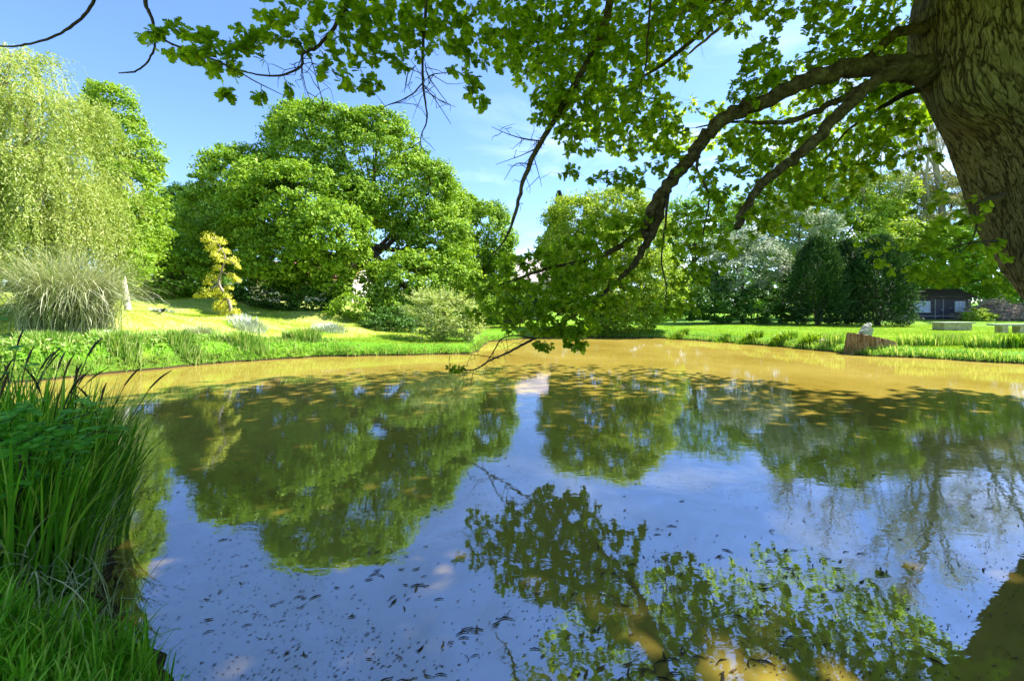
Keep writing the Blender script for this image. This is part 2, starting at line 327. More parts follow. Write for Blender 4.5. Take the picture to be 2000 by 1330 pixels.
# ------------------------------------------------------------------ foliage generators
def kites(mb, C, Nn, S, asp=.6, fold=.12, axis_=None, tint=None, axj=.5):
    n = len(C); S = np.broadcast_to(np.asarray(S, float), (n,))
    if axis_ is None: a = rvec(n)
    else: a = nrm(axis_ + axj * rvec(n))
    Nn = nrm(Nn - a * np.sum(Nn * a, 1, keepdims=True)); b = np.cross(Nn, a)
    h = (S / 2)[:, None]
    V = np.stack([C - a * h, C + b * h * asp + Nn * h * fold - a * h * .1, C + a * h, C - b * h * asp + Nn * h * fold - a * h * .1], 1)
    mb.add(V.reshape(-1, 3), np.arange(4 * n).reshape(-1, 4), tint if tint is not None else rs.rand(n))
def subclumps(lobes, r, dens=1.0, shell=(.72, 1.10), back=.55, low=.85):
    """points on the outside of a union of ellipsoids (x,y,z,rx,ry,rz)"""
    out = []
    L = np.array(lobes, float)
    for k, l in enumerate(L):
        area = 4 * PI * ((l[3] * l[4]) ** 1.6 / 3 + (l[3] * l[5]) ** 1.6 / 3 + (l[4] * l[5]) ** 1.6 / 3) ** (1 / 1.6)
        n = int(dens * area / (r * r * 1.5)) + 3
        d = rvec(n); f = rs.uniform(shell[0], shell[1], n)
        p = l[:3] + d * l[3:6] * f[:, None]
        keep = np.ones(n, bool)
        for q, o in enumerate(L):
            if q != k: keep &= (np.sum(((p - o[:3]) / o[3:6]) ** 2, 1) > .62)
        keep &= ~((d[:, 1] > .35) & (rs.rand(n) > back)); keep &= ~((d[:, 2] < -.6) & (rs.rand(n) > low))
        out.append(np.hstack([p[keep], d[keep]]))
    return np.vstack(out)
def clump_leaves(mb, sub, r, n, size, flat=.6, up=.7, asp=.6, droop=0, tintspread=.45):
    k = len(sub); cnt = rs.poisson(n, k); idx = np.repeat(np.arange(k), cnt); m_ = len(idx)
    rr = (r * rs.uniform(.45, 1.4, k))[idx]
    d = rvec(m_); d[:, 2] = np.abs(d[:, 2]) * rs.choice([1, 1, 1, -.6], m_)
    f = rs.uniform(.45, 1.05, m_)
    C = sub[idx, :3] + d * (rr * f)[:, None] * np.array([1, 1, flat])
    Nn = nrm(d + up * np.array([0, 0, 1]) + .5 * sub[idx, 3:6] + .7 * rvec(m_))
    ct = rs.rand(k)[idx]
    tint = np.clip((1 - tintspread) * rs.rand(m_) + tintspread * ct, 0, 1)
    ax = None
    if droop: ax = nrm(d * np.array([1, 1, 0]) + np.array([0, 0, -droop]))
    kites(mb, C, Nn, size * rs.uniform(.6, 1.35, m_), asp=asp, axis_=ax, tint=tint)
def limbs_to(mb, base, top, r0, lobes, sub, nb=25, k=7, lean=None):
    """trunk from base to top, then a limb to each lobe and twigs to some clumps"""
    base = np.array(base, float); top = np.array(top, float)
    mid = (base + top) / 2 + rs.normal(size=3) * .04 * np.linalg.norm(top - base)
    pts = [base + [0, 0, -.3], base + (mid - base) * .08, mid, top]
    mb.tube(pts, [r0 * 1.5, r0 * 1.1, r0 * .85, r0 * .6], k=10, sub=5, noise=.06)
    for l in lobes:
        e = np.array(l[:3]); s = mid + (top - mid) * rs.uniform(0, 1)
        c = (s + e) / 2 + np.array([0, 0, -.08 * np.linalg.norm(e - s)]) + rs.normal(size=3) * .05 * np.linalg.norm(e - s)
        mb.tube([s, c, e], [r0 * .45, r0 * .32, r0 * .16], k=6, sub=5, noise=.08)
        near = np.argsort(np.linalg.norm(sub[:, :3] - e, axis=1))[:60]
        for q in rs.choice(near, min(len(near), nb // max(1, len(lobes)) + 2), replace=False):
            p = sub[q, :3]; s2 = c + (e - c) * rs.uniform(0, 1)
            mb.tube([s2, (s2 + p) / 2 + rs.normal(size=3) * .1, p], [r0 * .14, r0 * .09, r0 * .03], k=4, sub=3)
def pxlobe(px, py, rx, ry, D, dy=0, ryd=None):
    c = P(px, py, D + dy); s = (D + dy) / F
    return (c[0], c[1], c[2], rx * s, (ryd if ryd else .5 * (rx + ry)) * s * .9, ry * s)
def tree(name, label, group, base, lobes, mat, r, n, size, r0=.3, bark='trunkfar', top=None, dens=1.6, up=.7, flat=.6, asp=.6, droop=0, cat='tree', back=.55, limbs=True, shell=(.72, 1.10), extra=None):
    base = np.array(base, float); base[2] = gz(base[0], base[1]) if base[2] is None or np.isnan(base[2]) else base[2]
    o = empty(name, base, label, cat, group)
    bpy.context.view_layer.update()
    sub = subclumps(lobes, r, dens, back=back, shell=shell)
    L = np.array(lobes)
    if limbs:
        tb = MB(); tp = L[:, :3].mean(0) if top is None else np.array(top)
        limbs_to(tb, base, tp, r0, lobes, sub, nb=26); tb.build('trunk', M[bark], o, smooth=True)
    cb = MB(); clump_leaves(cb, sub, r, n * (1.4 if size > .14 and name != 'oak_tree' else 1), size * (.85 if size > .14 and name != 'oak_tree' else 1), flat, up, asp, droop)
    if extra is not None: extra(cb, sub)
    cb.build('crown' if limbs else 'foliage', M[mat], o)
    return o
nan = float('nan')
def B(px, D):  # base on the ground seen at pixel column px
    x = (px - 1000) * D / F; return (x, D, gz(x, D))
GT = 'trees standing round the pond'

# --- the great oak across the water
D = 30.
lob = [pxlobe(620, 300, 95, 85, D, 0), pxlobe(720, 330, 110, 90, D, 1), pxlobe(800, 390, 95, 80, D, 1), pxlobe(590, 250, 55, 45, D, 1),
       pxlobe(560, 400, 110, 85, D, -3), pxlobe(480, 350, 85, 60, D, 0), pxlobe(430, 420, 70, 60, D, 0), pxlobe(640, 465, 80, 65, D, -5),
       pxlobe(850, 470, 70, 70, D, 0), pxlobe(800, 560, 85, 60, D, -3), pxlobe(540, 500, 75, 55, D, -4), pxlobe(880, 545, 50, 60, D, -2),
       pxlobe(660, 550, 45, 30, D, -4), pxlobe(480, 505, 55, 40, D, -1), pxlobe(870, 400, 45, 45, D, 3), pxlobe(740, 245, 50, 30, D, 0), pxlobe(790, 610, 70, 28, D, -4),
       pxlobe(655, 240, 60, 28, D, -1), pxlobe(620, 375, 80, 55, D, -1), pxlobe(690, 395, 55, 45, D, -2), pxlobe(505, 430, 65, 50, D, -2), pxlobe(585, 545, 60, 35, D, -2), pxlobe(880, 600, 55, 30, D, -3), pxlobe(850, 345, 30, 26, D, 0)]
tree('oak_tree', 'tallest broad oak across the pond, its dark limbs showing through gaps in the crown', GT, B(640, 29), lob, 'oakfar', .50, 50, .20, r0=.5, top=P(720, 470, 29), up=.65, dens=1.9, flat=.8)
# limbs showing in the gap of the oak
lob = [pxlobe(950, 470, 55, 70, 36), pxlobe(972, 520, 30, 50, 36), pxlobe(925, 560, 50, 50, 35), pxlobe(900, 430, 40, 50, 36), pxlobe(960, 425, 26, 26, 36), pxlobe(905, 500, 45, 50, 35), pxlobe(985, 580, 40, 34, 34), pxlobe(935, 610, 45, 28, 33)]
tree('broadleaf_tree', 'smaller broadleaf tree behind the right flank of the great oak, beside open sky', GT, B(950, 36), lob, 'oakfar', .6, 34, .27, r0=.25, flat=.8, dens=2.2)
lob = [pxlobe(370, 410, 45, 45, 40), pxlobe(345, 385, 22, 22, 40), pxlobe(400, 450, 50, 60, 38), pxlobe(380, 520, 60, 60, 38)]
tree('broadleaf_tree', 'dark broadleaf tree behind the left flank of the great oak', GT, B(390, 40), lob, 'dark', .6, 28, .3, r0=.25, dens=2.2)
lob = [pxlobe(330, 470, 60, 50, 27), pxlobe(300, 520, 60, 60, 25), pxlobe(360, 540, 55, 50, 26), pxlobe(285, 450, 40, 40, 26), pxlobe(400, 500, 40, 40, 28)]
tree('broadleaf_tree', 'rounded mid green tree between the tall narrow tree and the twisted yellow conifer', GT, B(340, 27), lob, 'green', .5, 30, .22, r0=.22)
# --- narrow tree with the white stem
lob = [pxlobe(222, 215, 34, 45, 19), pxlobe(245, 290, 52, 60, 19), pxlobe(262, 370, 48, 70, 19), pxlobe(235, 440, 60, 70, 19), pxlobe(250, 510, 45, 50, 18.6), pxlobe(205, 260, 34, 60, 19.4),
       pxlobe(285, 330, 24, 50, 19), pxlobe(195, 190, 14, 25, 19), pxlobe(290, 440, 30, 60, 19.2), pxlobe(252, 515, 38, 40, 17.0), pxlobe(245, 440, 40, 50, 17.4), pxlobe(250, 370, 36, 50, 17.9)]
b0 = B(250, 17.6)
tree('tall_narrow_tree', 'tall narrow bright green tree with a pale stem rising beside the willow', GT, b0, lob, 'birch', .33, 34, .15, r0=.11, bark='white_bark', top=P(240, 300, 18.8), up=.4, flat=.9, asp=.6)
# --- willow: hanging strands
def willow(name, label, group, base, lobes, mat, nstr, slen, leaf, top, r0=.4, sway=.12, wid=.24):
    o = empty(name, base, label, 'tree', group)
    sub = subclumps(lobes, .5, .8)
    tb = MB(); limbs_to(tb, base, top, r0, lobes, sub, nb=30); 
    cb = MB(); L = np.array(lobes); area = L[:, 3] * L[:, 5]; pr = area / area.sum()
    li = rs.choice(len(L), nstr, p=pr); d = rvec(nstr); d[:, 2] = np.abs(d[:, 2]) * rs.choice([1, 1, -.4], nstr); d[:, 1] -= .25; d = nrm(d)
    nb_ = 230; lb = rs.choice(len(L), nb_, p=pr); db = rvec(nb_); db[:, 2] = np.abs(db[:, 2]) * rs.choice([1, 1, -.4], nb_); db[:, 1] -= .25; db = nrm(db)
    sb_ = L[lb, :3] + db * L[lb, 3:6] * rs.uniform(.55, 1.06, nb_)[:, None]; bi = rs.randint(0, nb_, nstr)
    d = nrm(db[bi] + rs.normal(size=(nstr, 3)) * .25); s = sb_[bi] + rs.normal(size=(nstr, 3)) * np.array([.34, .3, .16])
    bt = rs.rand(nb_)[bi]
    ln = slen * rs.uniform(.3, 1.35, nstr) * (1 + .4 * wob(s[:, 0], s[:, 2], 2.)); m_ = 30
    tt = np.linspace(0, 1, m_)[None, :, None] + rs.uniform(-.02, .02, (nstr, m_, 1))
    out_ = nrm(d * np.array([1, 1, .0]) + rs.normal(size=(nstr, 3)) * .25 * np.array([1, 1, 0]) + np.array([sway, 0, 0]))
    p = s[:, None] + ln[:, None, None] * (out_[:, None] * (.55 * tt ** .7) + np.array([0, 0, -1.]) * (tt ** 1.5 * .95) + np.array([0, 0, .16]) * np.sin(tt * PI * .9))
    p = p + rs.normal(size=p.shape) * .03
    C = p.reshape(-1, 3); m2 = len(C)
    ax = np.gradient(p, axis=1).reshape(-1, 3); ax = nrm(ax)
    tint = np.clip(.5 * rs.rand(m2) + .3 * np.repeat(bt, m_) + .2 * np.repeat(rs.rand(nstr), m_), 0, 1)
    kites(cb, C, rvec(m2) + np.array([.2, -.2, .6]), leaf * rs.uniform(.6, 1.4, m2), asp=wid, fold=.1, axis_=ax, tint=tint, axj=.75)
    # a few visible hanging stems
    tb.build('trunk', M['greybark'], o, smooth=True); cb.build('crown', M[mat], o)
    return o
lob = [pxlobe(20, 190, 90, 90, 15), pxlobe(75, 262, 95, 90, 15), pxlobe(-60, 300, 130, 140, 15.5), pxlobe(35, 360, 115, 100, 14.6), pxlobe(112, 370, 75, 110, 15), pxlobe(-20, 470, 150, 90, 15),
       pxlobe(105, 455, 90, 70, 15), pxlobe(-10, 130, 60, 50, 15)]
willow('weeping_willow', 'large weeping willow with pale yellow green hanging strands at the left edge', GT, B(-60, 16), lob, 'willow', 6200, 1.8, .12, P(0, 300, 15.5))
# --- light tree in the middle distance right of the gap, with weeping habit
lob = [pxlobe(1130, 430, 65, 45, 30), pxlobe(1190, 420, 60, 45, 30), pxlobe(1100, 490, 45, 60, 30), pxlobe(1180, 500, 80, 60, 29), pxlobe(1250, 470, 60, 70, 30), pxlobe(1270, 560, 60, 65, 28), pxlobe(1200, 580, 70, 55, 28), pxlobe(1125, 575, 45, 45, 29),
       pxlobe(1220, 395, 35, 30, 30)]
tree('broadleaf_tree', 'lime yellow rounded tree on the far shore behind the low oak branch', GT, B(1180, 29.5), lob, 'lime', .45, 30, .2, r0=.25, dens=2.2, flat=.8, up=.8, bark='trunkfar')
lob = [pxlobe(1225, 625, 60, 30, 27.2), pxlobe(1180, 632, 40, 24, 27.2), pxlobe(1270, 600, 40, 34, 27.4)]
tree('shrub', 'dark green shrub overhanging the far shore below the lime tree', 'shrubs at the water edge', B(1225, 27.6), lob, 'green', .35, 26, .16, r0=.06, cat='shrub')
# far dark conifer
def conifer(name, label, group, base, h, rad, mat, n, size, bark='trunkfar', tip=0., cat='tree', spire=1.0, start=.05, pw=1.0):
    o = empty(name, base, label, cat, group); base = np.array(base)
    tb = MB(); tb.tube([base - [0, 0, .2], base + [0, 0, h * .5], base + [0, 0, h * .98]], [h * .02 + .03, h * .012 + .02, .01], k=7, sub=4); tb.build('trunk', M[bark], o, smooth=True)
    cb = MB(); u = rs.rand(n) ** pw; z = start + (1 - start) * u
    rr = rad * (1 - z) ** spire * (.55 + .45 * rs.rand(n) ** .4) * (1 + .22 * np.sin(z * 47) + .12 * np.sin(z * 23 + 1))
    th = rs.uniform(0, 2 * PI, n)
    lump = 1 + .14 * np.sin(th * 5 + z * 9) + .10 * np.sin(th * 9 - z * 21)
    C = base + np.stack([np.cos(th) * rr * lump, np.sin(th) * rr * lump, z * h - rr * .15], -1)
    d = np.stack([np.cos(th), np.sin(th), np.zeros(n)], -1)
    kites(cb, C, d * .5 + np.array([0, 0, .9]) + .5 * rvec(n), size * rs.uniform(.6, 1.4, n), asp=.5, axis_=d + np.array([0, 0, tip]), tint=rs.rand(n))
    cb.build('crown', M[mat], o); return o
x, y, z0 = B(1092, 52); conifer('spruce_tree', 'grey blue spruce top rising beyond the lime tree against pale cloud', GT, (x, y, z0), 15.2, 3.2, 'purple', 9000, .45, spire=.8, start=.2)
x, y, z0 = B(1066, 56); conifer('spruce_tree', 'lower grey blue conifer just left of the spruce top in the sky gap', GT, (x, y, z0), 11.0, 2.2, 'purple', 3500, .4, spire=.8, start=.2)

# --- right side: evergreens, hedge, blossom trees, tall bare trees
def bushy(px, D, hpx, wpx, ybase, label, seedn):
    x = (px - 1000) * D / F; z0 = gz(x, D); s = D / F; h = hpx * s; wd = wpx * s / 2
    o = empty('evergreen_bush', (x, D, z0), label, 'bush', 'dark conical evergreens on the right lawn')
    tb = MB()
    for q in range(5): tb.tube([(x + rs.uniform(-.2, .2), D + rs.uniform(-.2, .2), z0 - .1), (x + rs.uniform(-.5, .5) * wd, D + rs.uniform(-.3, .3), z0 + h * .5)], [.08, .03], k=6)
    tb.build('trunk', M['trunkfar'], o)
    cb = MB(); ns = seedn // 8; z = rs.rand(ns) ** .85
    prof = np.where(z < .4, .86 + .35 * z, (1 - (np.clip(z - .4, 0, 1) / .6) ** 2.2) ** .72); prof = np.clip(prof, .05, 1)
    th = rs.uniform(0, 2 * PI, ns); lump = 1 + .16 * wob(th * 2.3 + px, z * 9, 1.) + .10 * wob(th * 5 + px, z * 23, 1.3, 1)
    rr = wd * prof * lump * rs.uniform(.45, .95, ns); s0 = np.stack([x + np.cos(th) * rr, D + np.sin(th) * rr, z0 + .1 + z * (h - .45)], -1)
    d = nrm(np.stack([np.cos(th), np.sin(th), .2 + 1.3 * z], -1) + rs.normal(size=(ns, 3)) * .35); L_ = rs.uniform(.2, .6, ns); tt = np.linspace(0, 1, 17)
    C = s0[:, None] + d[:, None] * (L_[:, None] * tt)[..., None] + rs.normal(size=(ns, 17, 3)) * (.085 * (1.15 - tt))[None, :, None]
    tint = np.clip(.55 * rs.rand(ns, 17) + .25 * rs.rand(ns)[:, None] + .28 * (tt[None] * rs.rand(ns)[:, None]), 0, 1)  # sprays shift to the painted highlight tone towards their tips
    C = C.reshape(-1, 3); n = len(C); dd = np.repeat(d, 17, 0)
    kites(cb, C, dd * .4 + np.array([0, 0, .5]) + .7 * rvec(n), .12 * rs.uniform(.5, 1.5, n), asp=.45, axis_=dd, tint=tint.ravel())
    cb.build('foliage', M['ever'], o); return o
bushy(1716, 32.2, 178, 114, 632, 'dark evergreen bush nearest the black hut, broadest of the three', 30000)
bushy(1652, 34.5, 168, 84, 630, 'dark evergreen bush standing between the two others, set a little back', 20000)
bushy(1596, 33.2, 174, 100, 628, 'dark evergreen bush farthest from the black hut, with a pointed top', 24000)
lob = [pxlobe(1440, 540, 55, 50, 37), pxlobe(1490, 520, 45, 45, 37), pxlobe(1410, 490, 35, 30, 38), pxlobe(1465, 480, 40, 30, 38)]
tree('blossom_tree', 'grey green tree with white blossom left of the dark evergreens', GT, B(1450, 37), lob, 'blossom', .5, 26, .22, r0=.14)
lob = [pxlobe(1545, 460, 45, 30, 40), pxlobe(1600, 440, 40, 26, 40), pxlobe(1540, 420, 40, 25, 40)]
tree('blossom_tree', 'pinkish white blossoming tree partly hidden behind the dark evergreens', GT, B(1550, 41), lob, 'blossom', .5, 20, .24, r0=.12)
lob = [pxlobe(1350, 590, 40, 35, 35.5), pxlobe(1410, 600, 45, 32, 35.5), pxlobe(1480, 598, 45, 34, 35.5), pxlobe(1545, 595, 40, 36, 35.5), pxlobe(1380, 560, 40, 30, 37), pxlobe(1560, 550, 30, 36, 37)]
tree('hedge', 'dense dark hedge along the back of the right lawn left of the evergreens', 'hedges', B(1450, 36), lob, 'dark', .4, 26, .2, cat='hedge', limbs=False)
lob = [pxlobe(1350, 500, 60, 60, 44), pxlobe(1330, 440, 50, 50, 46), pxlobe(1400, 420, 50, 45, 46)]
tree('broadleaf_tree', 'grey green tree behind the lime tree above the dark hedge', GT, B(1350, 45), lob, 'green', .8, 20, .34, r0=.3)
lob = [pxlobe(1640, 355, 60, 32, 47), pxlobe(1740, 375, 45, 32, 47), pxlobe(1540, 370, 45, 30, 47), pxlobe(1620, 400, 70, 35, 46), pxlobe(1690, 420, 60, 35, 46), pxlobe(1560, 470, 70, 60, 46), pxlobe(1480, 440, 60, 50, 47), pxlobe(1650, 480, 80, 60, 45), pxlobe(1740, 470, 50, 50, 46)]
tree('broadleaf_tree', 'wide yellow green tree rising behind the dark evergreens', GT, B(1600, 46), lob, 'lime', .7, 30, .30, r0=.3, up=.7, flat=.8, dens=2.)
lob = [pxlobe(1500, 540, 70, 60, 50), pxlobe(1600, 540, 70, 60, 50), pxlobe(1700, 540, 80, 60, 50)]
tree('broadleaf_tree', 'deep green tree mass low behind the blossom trees', GT, B(1600, 50), lob, 'green', .9, 18, .4, r0=.3)
lob = [pxlobe(1830, 520, 60, 50, 49), pxlobe(1900, 530, 60, 50, 49), pxlobe(1960, 530, 60, 60, 46), pxlobe(1870, 500, 60, 50, 43), pxlobe(1790, 500, 45, 50, 46), pxlobe(2060, 500, 80, 80, 42), pxlobe(1900, 470, 60, 40, 44), pxlobe(1820, 470, 50, 30, 45)]
tree('broadleaf_tree', 'mid green tree spreading low over the roof of the black hut', GT, B(1930, 50), lob, 'green', .6, 26, .27, r0=.3)

def bare_tree(name, label, px, D, hpx, lean, seed, spread=.5, r0=.45, leafmat=None, nleaf=0, depth=5, forks=3, rr=(0, 1)):
    st = np.random.RandomState(seed); x, y, z0 = B(px, D); h = hpx * D / F
    o = empty(name, (x, y, z0), label, 'tree', 'tall bare branched trees behind the hut'); mbk = MB(); tips = []
    def grow(p, d, L, r, lev):
        n = 4; pts = [p]; q = p
        for k in range(n):
            d = nrm(d + st.normal(size=3) * .10 + np.array([0, 0, .03])); q = q + d * L / n; pts.append(q)
        mbk.tube(pts, np.linspace(r, r * .68, n + 1), k=8 if lev < 2 else (5 if lev < 4 else 3), cap=False)
        if lev >= depth: tips.append((q, d)); return
        for c in range(forks if lev else forks + 1):
            s = pts[-1] if c == 0 else pts[st.randint(2, n + 1)]
            a = nrm(np.cross(d, st.normal(size=3))); sp = spread * (.35 if c == 0 else st.uniform(.6, 1.3))
            grow(s, nrm(d + a * sp), L * st.uniform(.62, .82), r * (.7 if c == 0 else st.uniform(.38, .6)), lev + 1)
    grow(np.array([x, y, z0 - .2]), nrm(np.array([lean, 0, 1.])), h * .34, r0, 0)
    mbk.build('trunk', M['greybark'], o, smooth=True)
    T = np.array([t_[0] for t_ in tips]); Dd = np.array([t_[1] for t_ in tips])
    cb = MB(); n = nleaf; i = st.randint(0, len(T), n)
    C = T[i] + Dd[i] * st.uniform(-1, .3, n)[:, None] + st.normal(size=(n, 3)) * .35
    kites(cb, C, rvec(n), .16 * st.uniform(.5, 1.4, n), asp=.5, tint=st.rand(n))
    cb.build('crown', M[leafmat], o)
M['bud'] = foliage('leaf_bud', [(.24, .22, .08), (.34, .34, .11), (.46, .45, .17), (.60, .58, .32)], tl=.3, tcol=(1, 1, .7))
bare_tree('bare_tree', 'bare leaning tree with reddish twigs seen between oak leaves right of the evergreens', 1745, 48, 470, -.22, 11, r0=.42, leafmat='bud', nleaf=9000)
bare_tree('bare_tree', 'tallest upright bare tree with thick grey stem just left of the great trunk', 1835, 50, 560, .0, 5, r0=.5, leafmat='bud', nleaf=14000, spread=.42)
bare_tree('bare_tree', 'bare tree with olive buds half hidden behind the near oak trunk', 1930, 52, 480, .05, 8, r0=.42, leafmat='bud', nleaf=14000, spread=.6)
lob = [pxlobe(1790, 360, 45, 28, 51), pxlobe(1860, 375, 45, 30, 51), pxlobe(1760, 420, 50, 30, 50), pxlobe(1830, 420, 60, 45, 50), pxlobe(1900, 440, 60, 60, 50), pxlobe(1800, 460, 60, 40, 49), pxlobe(1960, 400, 60, 60, 52)]
tree('budding_tree', 'pale olive tree coming into leaf above the green tree over the hut', GT, B(1850, 50), lob, 'bud', .8, 44, .26, r0=.3, up=.3)
# distant wood beyond
def farwood():
    cb = MB()
    for px in range(-700, 2900, 55):
        Dd = rs.uniform(75, 95); top = rs.uniform(500, 545)
        if 1000 < px < 1060: top = 560
        lob_ = [pxlobe(px + rs.uniform(-20, 20), top + 40, 48, 42, Dd), pxlobe(px + rs.uniform(-30, 30), 590, 52, 40, Dd)]
        clump_leaves(cb, subclumps(lob_, 1.6, 1.0, back=.2), 1.6, 16, .9)
    o = cb.build('distant_wood', M['dark']); tag(o, 'far line of dark green woodland closing the view behind everything', 'wood', None, 'stuff')
farwood()

# --- undergrowth under the great oak
GS = 'shrubs under the oak'
for args in [(520, 570, 55, 38, 27, 'dark', 'dark laurel like shrub just right of the twisted yellow conifer'),
             (440, 585, 40, 26, 27.5, 'dark', 'low dark shrub behind the twisted yellow conifer'),
             (610, 592, 45, 28, 26, 'dark', 'dark shrub at the foot of the great oak trunk'),
             (700, 605, 55, 32, 25, 'oakfar', 'green shrub right of the great oak trunk at the lawn edge'),
             (760, 630, 50, 26, 23, 'dark', 'low dark shrub at the lawn edge left of the pale shrub'),
             (330, 570, 50, 26, 27, 'dark', 'dark shrub under the rounded tree at the top of the lawn'),
             (1015, 590, 40, 24, 30, 'dark', 'dark shrub in front of the pale house in the gap between the trees'),
             (945, 590, 35, 40, 27, 'oakfar', 'green shrub right of the pale shrub behind the oak branch tip')]:
    px, py, rx, ry, D, mt, lb = args
    lob = [pxlobe(px, py, rx, ry, D), pxlobe(px - rx * .5, py + ry * .4, rx * .6, ry * .7, D - .4), pxlobe(px + rx * .5, py + ry * .5, rx * .6, ry * .6, D - .3)]
    tree('shrub', lb, GS, B(px, D), lob, mt, .36, 24, .17, r0=.05, cat='shrub')
# pale shrub by the water: upswept sprays
lob = [pxlobe(870, 610, 50, 34, 19.6), pxlobe(830, 600, 36, 26, 20), pxlobe(905, 632, 34, 30, 19.2), pxlobe(860, 640, 45, 22, 19.3)]
def sprays(cb, sub):
    for q in range(420):
        s = sub[rs.randint(len(sub))]; p0 = s[:3]; d = nrm(s[3:6] * np.array([1, 1, .4]) + np.array([0, 0, .35]) + rs.normal(size=3) * .3); L = rs.uniform(.3, .75)
        tt = np.linspace(0, 1, 12)[:, None]; C = p0 + d * L * tt + rs.normal(size=(12, 3)) * .025
        kites(cb, C, rvec(12) + np.array([0, 0, .8]), .09, asp=.4, axis_=np.tile(d, (12, 1)), tint=rs.uniform(.4, 1, 12))
tree('shrub', 'pale green feathery shrub on the grassy point beside the water', 'shrubs at the water edge', B(868, 19.6), lob, 'pale', .28, 30, .11, r0=.05, cat='shrub', extra=sprays)

# --- twisted golden conifer
def golden():
    base = np.array(B(450, 19.3)); s = 19.3 / F
    o = empty('golden_conifer', base, 'small twisted conifer with drooping golden yellow foliage on the left lawn', 'tree', GT)
    path = [base, P(452, 608, 19.3), P(443, 580, 19.3), P(428, 555, 19.3), P(432, 530, 19.3), P(440, 505, 19.3), P(432, 485, 19.3), P(418, 465, 19.3)]
    tb = MB(); tb.tube(path, [.09, .075, .065, .055, .045, .035, .025, .015], k=8, sub=4, noise=.1)
    pads = [(408, 463, 20, .4), (430, 470, 16, .4), (415, 482, 17, .4), (438, 490, 13, .4), (430, 505, 16, .5), (455, 508, 14, .5), (414, 540, 17, .6), (405, 550, 9, .8), (462, 545, 10, .7), (452, 538, 10, .6),
            (425, 522, 12, .5), (405, 570, 22, .5), (425, 566, 16, .5), (385, 577, 8, .5), (440, 575, 14, .5), (447, 560, 10, .5), (430, 592, 15, .4), (450, 590, 12, .4), (438, 608, 18, .4), (458, 608, 14, .4), (425, 601, 12, .4), (420, 497, 10, .5), (464, 520, 7, .8)]
    cb = MB()
    for px, py, r, dr in pads:
        c = P(px, py, 19.3 + rs.uniform(-.25, .25)); R = r * s
        tb.tube([path[np.argmin([np.linalg.norm(c - q) for q in path])], c], [.03, .012], k=5)
        R *= .86; n = 300; d = rvec(n); C = c + d * R * np.array([1, .9, .55]) * (rs.uniform(.1, 1.25, n) ** .8)[:, None]; C[:, 2] -= np.abs(d[:, 0]) ** 2 * R * dr
        kites(cb, C, d + np.array([0, 0, .7]), .095 * rs.uniform(.6, 1.3, n), asp=.35, axis_=nrm(d * np.array([.6, .6, 0]) + np.array([0, 0, -.8])), tint=rs.rand(n))
    tb.build('trunk', M['greybark'], o, smooth=True); cb.build('crown', M['gold'], o)
golden()

# ------------------------------------------------------------------ blades: grasses, reeds
def blades(mb, base, h, wd, dirv, bend, seg=4, tint=None, sag=1.0):
    """ribbons: base (n,3), height, width, lean direction (n,3 horizontal), bend 0..1"""
    n = len(base); t_ = np.linspace(0, 1, seg + 1)
    h = np.broadcast_to(h, (n,)); wd = np.broadcast_to(wd, (n,)); bend = np.broadcast_to(bend, (n,))
    side = np.stack([-dirv[:, 1], dirv[:, 0], np.zeros(n)], -1)
    a = rs.uniform(-1, 1, n)[:, None]; side = nrm(side * 1.0 + dirv * a * .8)
    ang = bend[:, None] * t_[None] ** 1.3 * 2.2 * sag + .08
    dz = np.cos(ang); dx = np.sin(ang)
    z = np.cumsum(np.concatenate([np.zeros((n, 1)), dz[:, :-1]], 1), 1) / seg; x_ = np.cumsum(np.concatenate([np.zeros((n, 1)), dx[:, :-1]], 1), 1) / seg
    ctr = base[:, None] + h[:, None, None] * (x_[..., None] * dirv[:, None] + z[..., None] * np.array([0, 0, 1.]))
    w_ = wd[:, None] * np.sqrt(np.clip(1 - t_[None] ** 2.2, 0.0, 1)) * .5 + .0004
    V = np.stack([ctr - side[:, None] * w_[..., None], ctr + side[:, None] * w_[..., None]], 2)   # n, seg+1, 2, 3
    off = (np.arange(n) * (seg + 1) * 2)[:, None, None]; k = (np.arange(seg) * 2)[None, :, None]
    f = (off + k + np.array([0, 1, 3, 2])[None, None]).reshape(-1, 4)
    tt = rs.rand(n) if tint is None else tint
    mb.add(V.reshape(-1, 3), f, np.repeat(tt, seg))
def hdir(n, bias=None, j=1.0):
    a = rs.uniform(0, 2 * PI, n); d = np.stack([np.cos(a), np.sin(a), np.zeros(n)], -1)
    if bias is not None: d = nrm(d * j + np.array(bias))
    return d
def scatter(n, x0, x1, y0, y1, cond):
    X = rs.uniform(x0, x1, n); Y = rs.uniform(y0, y1, n); d = seg_sd(X, Y); k = cond(X, Y, d); X, Y = X[k], Y[k]
    return np.stack([X, Y, ground(X, Y)], -1), d[k]
def infr(X, Y, m=60): px = 1000 + X / np.maximum(Y, .1) * F; return (px > -m) & (px < 2000 + m) & (Y > .5)
# mown lawn blades
pts, d = scatter(420000, -24, 34, 13, 34, lambda X, Y, d: (d > .5) & infr(X, Y) & (rs.rand(len(X)) < np.clip(22 / Y - .35, .15, 1)))
mb = MB(); n = len(pts); blades(mb, pts, rs.uniform(.03, .085, n), .022, hdir(n), rs.uniform(.1, .6, n), seg=1, tint=np.clip(rs.rand(n) * .55 + .45 * (pts[:, 0] < 0) * np.clip(.6 + .6 * wob(pts[:, 0] * .4, pts[:, 1] * 1.5, 1.1), 0, 1), 0, 1))
tag(mb.build('lawn_grass', M['lawnblade']), 'short mown grass of the sunny lawns round the far shore', 'grass', None, 'stuff')
